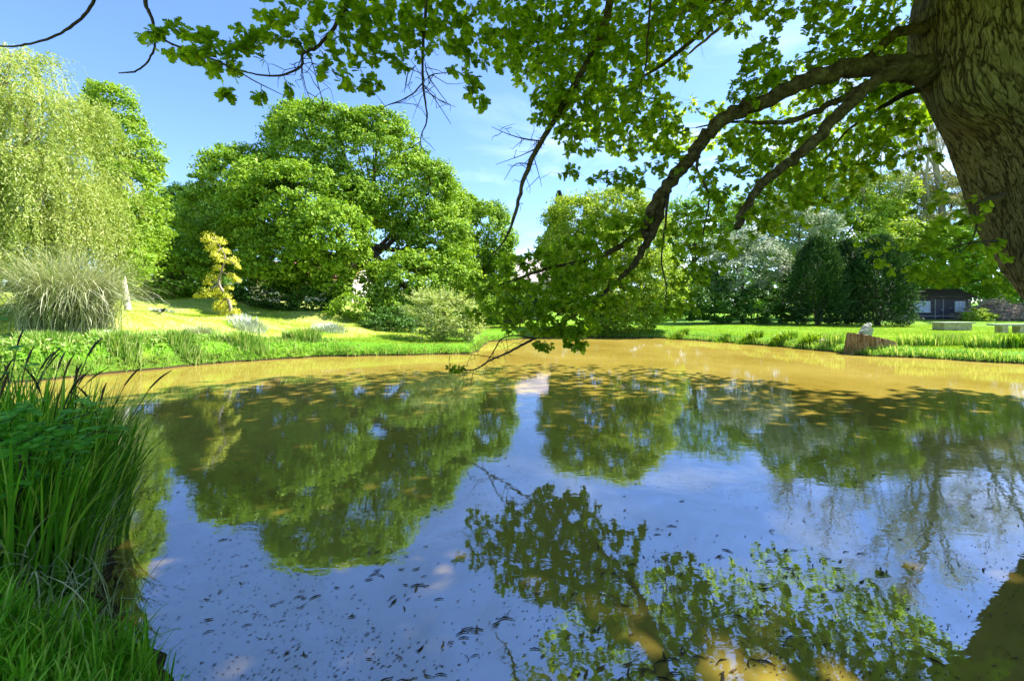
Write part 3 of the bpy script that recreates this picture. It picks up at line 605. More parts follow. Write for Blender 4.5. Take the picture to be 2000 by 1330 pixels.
# rough bank grass
pts, d = scatter(330000, -20, 24, 8, 30, lambda X, Y, d: (dw(X, Y) > .0) & (d < np.where(X < -6, 2.1, .9) * (.6 + .4 * wob(X, Y, 1.3))) & infr(X, Y))
n = len(pts); mb = MB()
hh = rs.uniform(.05, .22, n) * (1 + .35 * wob(pts[:, 0], pts[:, 1], 1.9)) * np.where((pts[:, 0] > -7.2) & (pts[:, 0] < 12), .45, 1)
blades(mb, pts, hh, .022, hdir(n, (.1, -.3, 0)), rs.uniform(.1, .6, n), seg=3)
tag(mb.build('bank_grass', M['bankgrass']), 'rough unmown grass fringing the banks of the pond', 'grass', None, 'stuff')
pts, d = scatter(500000, -20, 24, 8, 30, lambda X, Y, d: (np.abs(dw(X, Y) - .06) < .075) & infr(X, Y))
n = len(pts); mb = MB(); pts[:, 2] = np.maximum(pts[:, 2], 0)
e_ = .05; gxn = (seg_sd(pts[:, 0] + e_, pts[:, 1]) - seg_sd(pts[:, 0] - e_, pts[:, 1])) ; gyn = (seg_sd(pts[:, 0], pts[:, 1] + e_) - seg_sd(pts[:, 0], pts[:, 1] - e_))
dv = nrm(-np.stack([gxn, gyn, 0 * gxn], -1) / (2 * e_) + hdir(n) * .8)
blades(mb, pts, rs.uniform(.08, .30, n) * (1 + .5 * wob(pts[:, 0], pts[:, 1], 2.7)), .02, dv, rs.uniform(.15, .9, n), seg=3)
tag(mb.build('edge_grass', M['bankgrass']), 'grass hanging over the water along the very edge of the bank', 'grass', None, 'stuff')
# taller fresh reed-like tufts on the left bank and right bank, countable clumps
def clump(name, label, group, px, py, D, npx, hpx, n, mat, wd=.02, spread=1., bend=(.05, .35), seg=4, cat='grass clump', depthr=.5, hmin=.5):
    x = (px - 1000) * D / F; s = D / F; z0 = gz(x, D); o = empty(name, (x, D, z0), label, cat, group)
    a_ = rs.uniform(0, 2 * PI, n); q_ = rs.rand(n) ** .7; X = x + np.cos(a_) * q_ * npx * s * .62; Y = D + np.sin(a_) * q_ * depthr * .7
    b_ = np.stack([X, Y, ground(X, Y) - .02], -1); mb = MB()
    out_ = nrm(np.stack([X - x, (Y - D), np.zeros(n)], -1) * spread + hdir(n) * .25)
    blades(mb, b_, hpx * s * .72 * rs.uniform(hmin, 1.05, n), wd, out_, rs.uniform(*bend, n), seg=seg)
    mb.build('blades', M[mat], o); return o
for k, (px, py, D, npx, hpx, n, lb) in enumerate([
    (590, 690, 16.9, 60, 42, 900, 'tallest green reed tuft at the end of the left bank where the short turf begins'),
    (470, 700, 15.4, 90, 36, 900, 'green reed tuft on the left bank beneath the silvery plant'),
    (340, 714, 14.0, 90, 40, 900, 'green reed tuft on the left bank below the crow sized bird'),
    (230, 725, 12.8, 80, 42, 800, 'green reed tuft on the left bank right of the white stones'),
    (90, 738, 12.0, 90, 40, 800, 'green reed tuft on the left bank below the pampas grass'),
    (1820, 690, 17.2, 110, 38, 1100, 'tall grass tuft on the right bank immediately right of the brown stump'),
    (1940, 700, 16.2, 90, 42, 1100, 'tall grass tuft on the right bank below the two legged bench'),
    (1630, 683, 18.6, 34, 34, 260, 'thin pale grass tuft beside the grey stones left of the brown stump')]):
    clump('grass_tuft', lb, 'grass tufts along the banks', px, py, D, npx, hpx, n, 'bankgrass', wd=.024)
clump('grass_tuft', 'brownish seeding grass tuft on the left bank below the lawn', 'grass tufts along the banks', 395, 690, 16.2, 60, 38, 700, 'straw', wd=.012)
for px, py, D, hp, lb in [(1320, 664, 25.2, 20, 'dark weedy tuft on the right bank edge nearest the lime tree'), (1400, 670, 23.0, 22, 'dark weedy tuft on the right bank edge below the blossom tree'), (1465, 674, 21.9, 24, 'dark weedy tuft on the right bank edge between blossom tree and evergreens'),
    (1530, 680, 20.7, 26, 'dark weedy tuft on the right bank edge below the farthest evergreen'), (1590, 685, 19.5, 26, 'dark weedy tuft on the right bank edge just left of the grey stones'), (1985, 700, 16.0, 48, 'tall dark weed clump at the right edge of the photo below the bench')]:
    clump('weed_tuft', lb, 'dark weeds along the right bank', px, py, D, 44, hp, 420, 'green', wd=.05, spread=1.1, bend=(.1, .7), cat='weeds', depthr=.35, hmin=.4)
# pampas grass
def pampas():
    x, y = (135 - 1000) * 13.6 / F, 13.6; z0 = gz(x, y)
    o = empty('pampas_grass', (x, y, z0), 'big arching fountain of straw coloured pampas grass below the willow', 'ornamental grass')
    mb = MB(); n = 5200; b_ = np.array([x, y, z0]) + rs.normal(size=(n, 3)) * np.array([.38, .38, .0])
    d = hdir(n); h = rs.uniform(1.2, 3.8, n) * rs.uniform(.8, 1, n)
    blades(mb, b_, h, .018, d, np.clip(rs.normal(.85, .30, n), .1, 1.4), seg=10)
    mb.build('blades', M['straw'], o)
    mb = MB(); n = 900; b_ = np.array([x, y, z0]) + rs.normal(size=(n, 3)) * np.array([.3, .3, .0])
    blades(mb, b_, rs.uniform(1.2, 2.4, n), .02, hdir(n), rs.uniform(.05, .4, n), seg=6); mb.build('green_blades', M['grass'], o)
pampas()
# silvery low plants on the lawn
for px, D, hp, wpx, lb in [(487, 18.3, 26, 60, 'silvery low plant on the left lawn right of the golden conifer'), (645, 20, 22, 56, 'white flowered silvery plant nearest the great oak'), (312, 20.5, 18, 34, 'small silvery plant on the left lawn above the bird')]:
    clump('silver_plant', lb, 'silvery plants on the left lawn', px, 0, D, wpx, hp, 420, 'silver', wd=.03, spread=1.4, bend=(.15, .6), depthr=.8, cat='plant')
# leafy ground cover on the left bank
pts, d = scatter(26000, -19, -9, 10.5, 17, lambda X, Y, d: (d > .25) & (d < 3.2) & (X < -10.2 - .5 * (Y - 14)) & infr(X, Y))
mb = MB(); n = len(pts); kites(mb, pts + np.array([0, 0, 1]) * rs.uniform(.03, .22, n)[:, None], np.array([0, 0, 1.]) + .6 * rvec(n), rs.uniform(.05, .11, n), asp=.7)
tag(mb.build('ground_cover', M['bankgrass']), 'leafy ground cover spreading over the bank below the pampas grass', 'ground cover', None, 'stuff')
# weeds on the near banks (mostly outside the frame)
pts, d = scatter(30000, -8, 12, -2.5, 7, lambda X, Y, d: (d > .02) & ~((np.abs(X) < .5) & (Y < .5)) & ~((X > -4) & (X < -1.5) & (Y > 2.25) & (Y < 3.7)))
mb = MB(); n = len(pts); blades(mb, pts, rs.uniform(.06, .2, n), .012, hdir(n), rs.uniform(.1, .6, n), seg=3)
tag(mb.build('near_bank_grass', M['grass']), 'grass of the near bank round the photographer and the oak', 'grass', None, 'stuff')

# --- foreground: sedge and reed clump on the left
def sedge(name, label, cx, cy, rx, ry, n, h, seed, wd=(.012, .026), stalks=0, bias=(.10, -.05, 0)):
    z0 = gz(cx, cy); o = empty(name, (cx, cy, max(z0, 0)), label, 'reed clump', 'reed clumps at the near left shore'); mb = MB()
    a = rs.uniform(0, 2 * PI, n); q = np.sqrt(rs.rand(n)); X = cx + np.cos(a) * q * rx; Y = cy + np.sin(a) * q * ry
    b_ = np.stack([X, Y, np.minimum(ground(X, Y), .3)], -1)
    d = nrm(np.stack([np.cos(a) * q, np.sin(a) * q, 0 * a], -1) * .8 + hdir(n) * .5 + np.array(bias))
    h *= .80; blades(mb, b_, h * rs.uniform(.4, 1.05, n), rs.uniform(*wd, n) * rs.uniform(.45, 1, n), d, np.clip(rs.gamma(2., .11, n), .02, 1.1), seg=9, tint=rs.rand(n) ** 1.4)
    mb.build('blades', M['reed'], o)
    mb = MB(); m_ = n // 4; k = rs.randint(0, n, m_)
    blades(mb, b_[k], h * rs.uniform(.3, .8, m_), rs.uniform(.005, .012, m_), hdir(m_, (.3, -.1, 0)), rs.uniform(.3, 1.1, m_), seg=8)
    mb.build('dead_blades', M['straw'], o)
    for q_ in range(stalks):
        k = rs.randint(0, n); s = b_[k]; hh = h * rs.uniform(.92, 1.12); le = hdir(1, (.35, 0, 0), .6)[0] * rs.uniform(.05, .35)
        p1 = s + np.array([0, 0, hh * .6]) + le * .3; p2 = s + np.array([0, 0, hh]) + le; 
        ms = MB(); ms.tube([s, p1, p2], [.005, .004, .003], k=5, sub=4); so_ = ms.build('stalk', M['twig'], o)
        ms = MB(); e = nrm(p2 - p1); ms.tube([p2, p2 + e * .09 + le * .1, p2 + e * .15 + le * .25], [.006, .008, .003], k=5, sub=3); ms.build('seed_head', M['debris'], so_)
    return o
sedge('reed_clump', 'dense tall green reed clump at the left edge of the frame', -3.9, 3.25, .6, .5, 1300, 1.45, 1, stalks=8)
sedge('reed_clump', 'tall reed clump leaning over the water with brown seed heads', -3.45, 3.2, .36, .5, 1200, 1.32, 2, stalks=12)
sedge('reed_clump', 'lower bright reed clump at the near shore with dead stems at its foot', -3.05, 2.8, .26, .3, 760, 1.0, 3, bias=(.18, -.2, 0))
sedge('reed_clump', 'shaded reed clump at the lower left corner', -3.1, 2.6, .45, .35, 800, 1.15, 4)
sedge('reed_clump', 'far back reed clump rising behind the leafy sprigs', -4.4, 3.7, .5, .4, 520, 1.35, 5, stalks=10)
def fgrass():
    o = None; mb = MB(); n = 4300
    X = rs.uniform(-2.9, -1.35, n); Y = rs.uniform(1.55, 2.6, n); d = seg_sd(X, Y); k = (d > .01) & (Y < 2.3 + .12 * wob(X * 3, Y * 3, 1.)); X, Y = X[k], Y[k]; n = len(X)
    b_ = np.stack([X, Y, ground(X, Y)], -1)
    blades(mb, b_, rs.uniform(.07, .32, n) * (1 + .3 * wob(X * 3, Y * 3, 1.5)), rs.uniform(.004, .012, n), hdir(n, (.35, -.1, 0), .9), rs.uniform(.05, .85, n), seg=6)
    tag(mb.build('foreground_grass', M['fresh']), 'fresh grass brightened in colour at the bottom left corner of the near bank', 'grass', None, 'stuff')
fgrass()
mb = MB(); n = 200; X = rs.uniform(-3.1, -1.9, n); Y = rs.uniform(2.0, 2.9, n); k_ = seg_sd(X, Y) > .02; X = X[k_]; Y = Y[k_]; n = len(X); b_ = np.stack([X, Y, ground(X, Y)], -1)
blades(mb, b_, rs.uniform(.15, .6, n), rs.uniform(.003, .008, n), hdir(n, (.5, -.2, 0), .9), rs.uniform(.3, 1.2, n), seg=6)
tag(mb.build('dead_stems', M['straw']), 'dead straw coloured stems fallen between the reeds and the fresh grass', 'dead grass', None, 'stuff')
mb = MB(); n = 900; X = rs.uniform(-3.4, -1.9, n); Y = rs.uniform(2.15, 3.2, n); k_ = seg_sd(X, Y) > -.03; X = X[k_]; Y = Y[k_]; n = len(X)
kites(mb, np.stack([X, Y, np.maximum(ground(X, Y), 0) + .012], -1), np.array([0, 0, 1.]) + .35 * rvec(n), rs.uniform(.02, .06, n), asp=.45)
tag(mb.build('leaf_litter', M['debris']), 'brown dead leaves on the mud at the foot of the reeds', 'leaf litter', None, 'stuff')
# broad leaved seedling in the bottom left
def broadleaf(mb, c, d, L, wd, nup, tint):
    d = nrm(d); side = nrm(np.cross(d, nup)); up_ = np.cross(side, d); t_ = np.linspace(0, 1, 7); pr = np.sin(t_ ** .8 * PI) ** .8 * wd / 2
    ctr = c + d * L * t_[:, None] - up_ * (.25 * L * t_[:, None] ** 2)
    V = np.concatenate([ctr, ctr + side * pr[:, None] + up_ * .12 * pr[:, None], ctr - side * pr[:, None] + up_ * .12 * pr[:, None]])
    f = [[k, k + 1, 8 + k, 7 + k] for k in range(6)] + [[k + 1, k, 14 + k, 15 + k] for k in range(6)]
    mb.add(V, f, tint)
for px, py, D, lb in [(130, 1306, 2.05, 'pale broad leaved seedling in the grass at the bottom edge'), (225, 1325, 2.02, 'darker broad leaved weed right of the pale seedling at the bottom edge')]:
    c = P(px, py, D); o = empty('broadleaf_weed', (c[0], c[1], gz(c[0], c[1])), lb, 'plant'); mb = MB(); ms = MB()
    ms.tube([(c[0], c[1], gz(c[0], c[1])), c], [.004, .003], k=5); ms.build('stem', M['sprig'], o)
    for q in range(6):
        a = q * PI / 3 + .3; broadleaf(mb, c, np.array([math.cos(a), math.sin(a) * .8, .25]), .10, .055, np.array([0, 0, 1.]), .8 if px < 200 else .3)
    mb.build('leaves', M['silver'] if px < 200 else M['sprig'], o)

# ------------------------------------------------------------------ lobed leaves (oak, sycamore sprigs)
half_full = np.array([(0, .0), (.10, .05), (.20, .17), (.27, .15), (.33, .10), (.42, .27), (.50, .30), (.54, .16), (.64, .33), (.74, .33), (.76, .19), (.86, .24), (.95, .16), (1.0, .0)])
half_lo = np.array([(0, 0), (.22, .17), (.33, .09), (.46, .29), (.54, .15), (.70, .34), (.77, .18), (.92, .19), (1., 0)])
def lobed(mb, C, A, Nn, S, half, tint, fold=.25, curl=.25, wid=1.0):
    """C base, A axis, Nn normal, S length: two half blades folded about the midrib"""
    n = len(C); A = nrm(A); Nn = nrm(Nn - A * np.sum(A * Nn, 1, keepdims=True)); Bv = np.cross(Nn, A); k = len(half)
    x = half[:, 0][None, :, None]; yv = half[:, 1][None, :, None] * wid; S_ = S[:, None, None]
    for sgn in (1, -1):
        # each half: midrib base -> outline -> tip, closed along the midrib
        V = C[:, None] + S_ * (A[:, None] * x + sgn * Bv[:, None] * yv + Nn[:, None] * (fold * yv - curl * x ** 2 * .6))
        # strips of quads between outline and midrib keep concave outlines clean
        Mi = C[:, None] + S_ * (A[:, None] * x + Nn[:, None] * (-curl * x ** 2 * .6))
        VV = np.concatenate([V, Mi], 1).reshape(-1, 3); off = (np.arange(n) * 2 * k)[:, None]
        fs = []
        for q in range(1, k - 2): fs.append(off + np.array([q, q + 1, k + q + 1, k + q]))
        if sgn < 0: fs = [f_[:, ::-1] for f_ in fs]
        f = np.stack(fs, 1).reshape(-1, 4)
        mb.add(VV, f, np.repeat(tint, k - 3))
def rosettes(mb, Cc, axis_, nl, size, half, droop=.5, tl=None, open_=1.0):
    """clusters of leaves radiating from twig tips"""
    k = len(Cc); idx = np.repeat(np.arange(k), nl); n = len(idx)
    ph = rs.uniform(0, 2 * PI, n); ax = nrm(axis_)[idx]
    t1 = nrm(np.cross(ax, np.array([.3, .2, 1.]) + .1 * rvec(n))); t2 = np.cross(ax, t1)
    el = rs.uniform(.2, 1.3, n)[:, None] * open_
    A = nrm(ax * np.cos(el) + (t1 * np.cos(ph)[:, None] + t2 * np.sin(ph)[:, None]) * np.sin(el) + np.array([0, 0, -droop]) * rs.uniform(.2, 1, n)[:, None])
    Nn = nrm(np.array([0, 0, 1.]) + .55 * rvec(n) + .25 * ax)
    C = Cc[idx] - ax * (rs.uniform(0, .10, n)[:, None])
    S = size[idx] * rs.uniform(.65, 1.15, n)
    tint = np.clip(.6 * rs.rand(n) + .4 * rs.rand(k)[idx], 0, 1) if tl is None else tl
    lobed(mb, C, A, Nn, S, half, tint)

# --- the near oak
def near_oak():
    base = np.array([10.1, 6.1, .45]); o = empty('near_oak_tree', base, 'huge old oak with furrowed bark at the right edge, its limbs over the water', 'tree', GT)
    # bark: interlaced ridges by UV (u round the stem, v along it)
    m, t, out = newmat('furrowed_bark')
    uvn = N(t, 'ShaderNodeUVMap', uv_map='UVMap'); mpn = N(t, 'ShaderNodeMapping'); mpn.inputs['Scale'].default_value = (104, 3.8, 1); t.links.new(uvn.outputs[0], mpn.inputs[0])
    nz = N(t, 'ShaderNodeTexNoise', inp={'Scale': .7, 'Detail': 4}); t.links.new(mpn.outputs[0], nz.inputs['Vector'])
    mixv = N(t, 'ShaderNodeMixRGB', blend_type='LINEAR_LIGHT', inp={0: .22}); t.links.new(mpn.outputs[0], mixv.inputs[1]); t.links.new(nz.outputs['Color'], mixv.inputs[2])
    def ridge(sc, off, wdt, dist):
        mp_ = N(t, 'ShaderNodeMapping'); mp_.inputs['Location'].default_value = (off, off * .7, 0); t.links.new(mixv.outputs[0], mp_.inputs[0])
        n_ = N(t, 'ShaderNodeTexNoise', inp={'Scale': sc, 'Detail': 2.5, 'Roughness': .5, 'Distortion': dist}); t.links.new(mp_.outputs[0], n_.inputs['Vector'])
        s_ = N(t, 'ShaderNodeMath', operation='SUBTRACT', inp={1: .5}); t.links.new(n_.outputs[0], s_.inputs[0])
        ab = N(t, 'ShaderNodeMath', operation='ABSOLUTE'); t.links.new(s_.outputs[0], ab.inputs[0])
        r_ = N(t, 'ShaderNodeMapRange', interpolation_type='SMOOTHSTEP', inp={1: 0, 2: wdt, 3: 0, 4: 1}); t.links.new(ab.outputs[0], r_.inputs[0]); return r_
    ra = ridge(.50, 0, .055, .3); rb = ridge(.85, 13.7, .04, .3)
    a1 = N(t, 'ShaderNodeMath', operation='MULTIPLY'); t.links.new(ra.outputs[0], a1.inputs[0]); t.links.new(rb.outputs[0], a1.inputs[1])
    rc = ridge(1.9, 5.1, .09, .4); a2 = N(t, 'ShaderNodeMath', operation='MULTIPLY', inp={1: .45}); t.links.new(rc.outputs[0], a2.inputs[0])
    fn = N(t, 'ShaderNodeTexNoise', inp={'Scale': 3.2, 'Detail': 10, 'Roughness': .8}); t.links.new(mpn.outputs[0], fn.inputs['Vector'])
    s1 = N(t, 'ShaderNodeMath', operation='ADD'); t.links.new(a1.outputs[0], s1.inputs[0]); t.links.new(a2.outputs[0], s1.inputs[1])
    s2 = N(t, 'ShaderNodeMath', operation='ADD'); t.links.new(s1.outputs[0], s2.inputs[0]); t.links.new(fn.outputs[0], s2.inputs[1])
    cr = ramp(t, [(.0, (.022, .017, .008)), (.3, (.12, .095, .04)), (.6, (.27, .23, .09)), (1, (.48, .43, .22))])
    mr = N(t, 'ShaderNodeMapRange', inp={1: .4, 2: 2.1}); t.links.new(s2.outputs[0], mr.inputs[0]); t.links.new(mr.outputs[0], cr.inputs[0])
    tco = N(t, 'ShaderNodeTexCoord'); mn = N(t, 'ShaderNodeTexNoise', inp={'Scale': 1.1, 'Detail': 6, 'Roughness': .65}); t.links.new(tco.outputs['Object'], mn.inputs['Vector'])
    ms_ = N(t, 'ShaderNodeMapRange', inp={1: .46, 2: .66, 3: 0, 4: .5}); t.links.new(mn.outputs[0], ms_.inputs[0])
    mm = N(t, 'ShaderNodeMath', operation='MULTIPLY'); t.links.new(ms_.outputs[0], mm.inputs[0]); t.links.new(a1.outputs[0], mm.inputs[1])
    mo = N(t, 'ShaderNodeMixRGB', inp={2: (.10, .125, .018, 1)}); t.links.new(mm.outputs[0], mo.inputs[0]); t.links.new(cr.outputs[0], mo.inputs[1])
    b = N(t, 'ShaderNodeBsdfPrincipled', inp={'Roughness': .85, 'Specular IOR Level': .25}); t.links.new(mo.outputs[0], b.inputs['Base Color'])
    bu = N(t, 'ShaderNodeBump', inp={'Strength': 1.0, 'Distance': .07}); t.links.new(s2.outputs[0], bu.inputs['Height']); t.links.new(bu.outputs[0], b.inputs['Normal'])
    t.links.new(b.outputs[0], out.inputs[0]); M['bark'] = m
    Dt = 6.0
    path = [(2420, 850, 1.15), (2340, 760, 1.08), (2262, 640, 1.02), (2185, 520, 1.00), (2132, 430, .98), (2085, 310, 1.0), (2045, 210, 1.05), (2012, 120, 1.12), (2000, 20, 1.22), (2010, -80, 1.2), (2030, -220, 1.1), (2060, -420, .95)]
    pts = np.array([P(a, b_, Dt) for a, b_, r in path]); rad = np.array([r for _, _, r in path]) * .98
    pp, rr = smooth_path(pts, rad, 14)
    k = 240; n = len(pp); T = nrm(np.gradient(pp, axis=0)); A = nrm(np.cross(T, np.array([0, 1., 0]))); Bn = np.cross(T, A)
    th = np.arange(k) / k * 2 * PI; L = np.concatenate([[0], np.cumsum(np.linalg.norm(np.diff(pp, axis=0), axis=1))])
    TH, LL = np.meshgrid(th, L)
    bul = 1 + .035 * np.sin(TH * 3 + LL * .9) + .025 * np.sin(TH * 5 - LL * 1.7) + .02 * np.sin(TH * 2 + LL * 2.3)
    fur = .016 * np.abs(np.sin(TH * 21 + 2.2 * np.sin(LL * 2.1 + TH * 3) + .8 * np.sin(LL * 6))) + .006 * np.sin(TH * 47 + 3 * np.sin(LL * 5 + TH))
    flare = 1 + .25 * np.exp(-LL / .5) * (1 + .5 * np.sin(TH * 5))
    R = rr[:, None] * bul * flare + fur
    # knobs
    for (lc, tcn_, am, sg) in [(5.85, .12, .30, .36), (6.1, .35, .10, .5), (2.6, .5, .10, .22), (3.5, .9, .07, .25), (4.3, .6, .07, .2), (4.9, 1.3, .08, .3), (3.0, 1.4, .06, .2), (2.2, .9, .07, .2)]:
        R = R + am * np.exp(-(((LL - lc) / sg) ** 2 + (np.angle(np.exp(1j * (TH - tcn_))) * rr[:, None] / sg) ** 2))
    V = pp[:, None] + R[..., None] * (np.cos(th)[None, :, None] * A[:, None] + np.sin(th)[None, :, None] * Bn[:, None])
    # close the seam with a duplicated column so the bark pattern does not smear
    V = np.concatenate([V, V[:, :1]], 1); k2 = k + 1
    i, j = np.meshgrid(np.arange(n - 1), np.arange(k), indexing='ij')
    f = np.stack([i * k2 + j, i * k2 + j + 1, (i + 1) * k2 + j + 1, (i + 1) * k2 + j], -1).reshape(-1, 4)
    uv = np.stack(np.meshgrid(np.arange(k2) / k, L), -1).reshape(-1, 2)
    mb = MB(); mb.add(V.reshape(-1, 3), f, .5, uv); mb.build('trunk', M['bark'], o, smooth=True)

    nodes = []
    def limb(pl, name='limb', sub=6, k=10, noise=.05, mat='limb'):
        pts = np.array([P(a[0], a[1], a[2]) for a in pl]); rad = np.array([a[3] for a in pl])
        pp, rr = smooth_path(pts, rad, sub)
        jit = rs.normal(size=pp.shape) * rr[:, None] * .2; jit[0] = 0; pp = pp + jit
        mb = MB(); mb.tube(pp, rr, k=k, noise=noise); mb.build(name, M[mat], o, smooth=True)
        for q in range(len(pp)): nodes.append((*pp[q], rr[q]))
    limb([(1960, 215, 6.8, .2), (1890, 180, 6.6, .20), (1825, 148, 6.2, .19), (1785, 131, 6.0, .165), (1720, 129, 5.95, .128), (1640, 138, 5.9, .112), (1560, 165, 5.9, .104), (1480, 205, 6.0, .098), (1420, 228, 6.1, .095), (1380, 262, 6.2, .092), (1350, 310, 6.3, .09), (1310, 355, 6.4, .092), (1282, 395, 6.5, .09), (1266, 430, 6.6, .075), (1258, 465, 6.7, .06)], k=20, noise=.09)
    limb([(1268, 425, 6.6, .06), (1250, 455, 6.7, .05), (1200, 487, 6.9, .045), (1150, 508, 7, .035), (1080, 522, 7.1, .027), (1000, 548, 7.2, .018), (940, 570, 7.3, .010), (900, 590, 7.4, .005)])
    limb([(1295, 385, 6.45, .08), (1282, 440, 6.6, .07), (1250, 497, 6.8, .055), (1215, 540, 6.9, .04), (1170, 580, 7, .035), (1110, 622, 7.1, .03), (1060, 652, 7.2, .027), (1030, 668, 7.2, .022), (990, 690, 7.3, .018), (960, 702, 7.35, .015), (925, 722, 7.4, .011), (880, 720, 7.5, .005)])
    limb([(1045, 662, 7.2, .014), (1010, 655, 7.2, .013), (980, 662, 7.25, .012), (962, 690, 7.3, .010), (945, 715, 7.4, .005)], k=6)
    limb([(975, 700, 7.3, .008), (935, 694, 7.35, .006), (895, 692, 7.4, .003)], k=5)
    limb([(1770, 120, 5.8, .11), (1715, 155, 5.8, .085), (1640, 222, 5.9, .08), (1590, 278, 5.9, .075), (1548, 312, 6, .07), (1500, 345, 6, .062), (1474, 378, 6.05, .058), (1452, 415, 6.1, .052), (1440, 447, 6.1, .045)], k=12)
    limb([(1700, 162, 6.1, .05), (1620, 205, 6.2, .045), (1560, 232, 6.2, .04), (1500, 240, 6.3, .03), (1420, 238, 6.3, .018), (1360, 250, 6.4, .01)], k=8)
    limb([(1812, 60, 6.2, .10), (1760, 60, 6.3, .07), (1705, 105, 6.4, .055), (1660, 130, 6.5, .04), (1600, 150, 6.6, .025), (1520, 190, 6.8, .012)], k=8)
    limb([(1830, 175, 6.6, .07), (1780, 180, 6.8, .05), (1720, 210, 7, .035), (1650, 260, 7.3, .02), (1600, 330, 7.6, .01)], k=7)
    # long boughs passing above the frame, and what hangs from them
    limb([(1900, -120, 5.6, .30), (1650, -260, 5.2, .18), (1350, -300, 5.0, .14), (1000, -290, 4.8, .11), (650, -230, 4.6, .08), (350, -130, 4.5, .055), (100, -90, 4.5, .03)], k=10)
    limb([(1900, -60, 6.2, .28), (1700, -60, 6.8, .16), (1500, -30, 7.5, .12), (1380, 0, 8.0, .09), (1290, 40, 9, .06), (1180, 90, 10, .04), (1100, 120, 11, .02)], k=9)
    limb([(1950, -250, 6.5, .3), (1750, -260, 8.5, .2), (1600, -140, 10, .14), (1480, -20, 11.5, .09), (1400, 60, 13, .05), (1340, 110, 14, .03)], k=8)
    limb([(2000, -260, 6.5, .3), (1900, -60, 9, .18), (1800, 60, 11, .12), (1720, 140, 12.5, .07), (1680, 200, 13.5, .03)], k=8)
    limb([(1230, -300, 5.0, .08), (1205, -100, 5.6, .07), (1190, 10, 6, .055), (1170, 80, 6, .05), (1120, 170, 6, .045), (1080, 240, 6, .04), (1050, 290, 6, .036), (1022, 355, 6, .03), (1004, 425, 6, .022), (985, 470, 6, .012), (960, 500, 6, .005)], k=10, noise=.14)
    limb([(1060, 276, 6, .012), (1025, 272, 6, .009), (992, 262, 5.9, .006), (960, 248, 5.9, .003)], k=5, mat='twig')
    limb([(1050, 290, 6, .010), (1015, 305, 6, .006), (968, 322, 6, .003)], k=5, mat='twig')
    limb([(1035, 320, 6, .010), (1005, 322, 6, .006), (985, 352, 6, .003)], k=5, mat='twig')
    limb([(1040, 300, 6, .008), (1052, 340, 6, .005), (1058, 365, 6, .003)], k=5, mat='twig')
    limb([(1440, -20, 7.5, .05), (1372, 60, 7.5, .042), (1310, 115, 7.4, .035), (1245, 158, 7.4, .018), (1200, 180, 7.4, .008)], k=8)
    limb([(830, -260, 4.9, .035), (832, -60, 4.9, .022), (832, 20, 4.9, .018), (826, 90, 4.9, .016), (826, 165, 4.9, .013), (834, 230, 4.9, .009), (823, 265, 4.9, .006), (822, 298, 4.9, .003)], k=7, noise=.2, mat='twig')
    limb([(826, 162, 4.9, .009), (800, 188, 4.9, .008), (752, 208, 4.9, .005)], k=5, mat='twig')
    limb([(828, 168, 4.9, .006), (850, 195, 4.9, .005), (881, 243, 4.9, .003)], k=5, mat='twig')
    limb([(830, 125, 4.9, .007), (838, 152, 4.9, .007), (876, 205, 4.9, .003)], k=5, mat='twig')
    limb([(836, 152, 4.9, .009), (850, 145, 4.9, .006), (880, 142, 4.9, .004)], k=5, mat='twig')
    limb([(812, 128, 4.9, .004), (796, 146, 4.9, .006), (790, 182, 4.9, .003)], k=5, mat='twig')
    limb([(760, -230, 4.6, .04), (700, -60, 4.6, .03), (668, 30, 4.6, .022), (625, 88, 4.6, .018), (592, 106, 4.6, .016), (588, 130, 4.6, .013), (545, 148, 4.6, .011), (492, 144, 4.6, .008), (445, 130, 4.6, .005)], k=7, mat='twig')
    limb([(590, 108, 4.6, .006), (592, 150, 4.6, .005), (606, 195, 4.6, .004), (633, 232, 4.6, .003)], k=5, mat='twig')
    limb([(605, 105, 4.6, .006), (620, 160, 4.6, .005), (632, 205, 4.6, .004), (634, 228, 4.6, .003)], k=5, mat='twig')
    limb([(330, -120, 4.5, .03), (287, -10, 4.4, .02), (294, 30, 4.4, .016), (312, 72, 4.4, .012), (360, 96, 4.4, .010), (430, 122, 4.4, .008), (500, 160, 4.4, .006), (560, 190, 4.4, .003)], k=6, mat='twig')
    limb([(298, 50, 4.4, .010), (302, 92, 4.4, .010), (285, 125, 4.4, .009), (262, 140, 4.4, .008), (232, 143, 4.4, .006)], k=6, noise=.15, mat='twig')
    limb([(240, -110, 4.5, .03), (186, -4, 4.4, .016), (158, 38, 4.4, .014), (110, 70, 4.4, .012), (50, 88, 4.4, .010), (0, 90, 4.4, .008), (-50, 70, 4.4, .004)], k=6, noise=.15, mat='twig')
    limb([(1268, -150, 5.5, .02), (1270, 0, 5.5, .015), (1264, 80, 5.5, .013), (1262, 125, 5.5, .010), (1248, 168, 5.5, .005)], k=6, mat='twig')
    limb([(1368, 285, 6.2, .03), (1362, 330, 6.1, .018), (1385, 385, 6.1, .014), (1374, 450, 6.1, .010), (1372, 510, 6.1, .004)], k=6, mat='twig')
    limb([(1305, 380, 6.4, .025), (1298, 450, 6.3, .014), (1292, 510, 6.3, .012), (1301, 560, 6.3, .009), (1298, 612, 6.3, .004)], k=6, mat='twig')
    limb([(1960, 380, 5.2, .03), (1905, 400, 5.0, .012), (1908, 440, 5.0, .010), (1890, 480, 5.0, .007), (1850, 500, 5.0, .003)], k=6, mat='twig')
    limb([(1960, 470, 5.1, .02), (1880, 478, 5.0, .008), (1800, 520, 5.0, .003)], k=6, mat='twig')
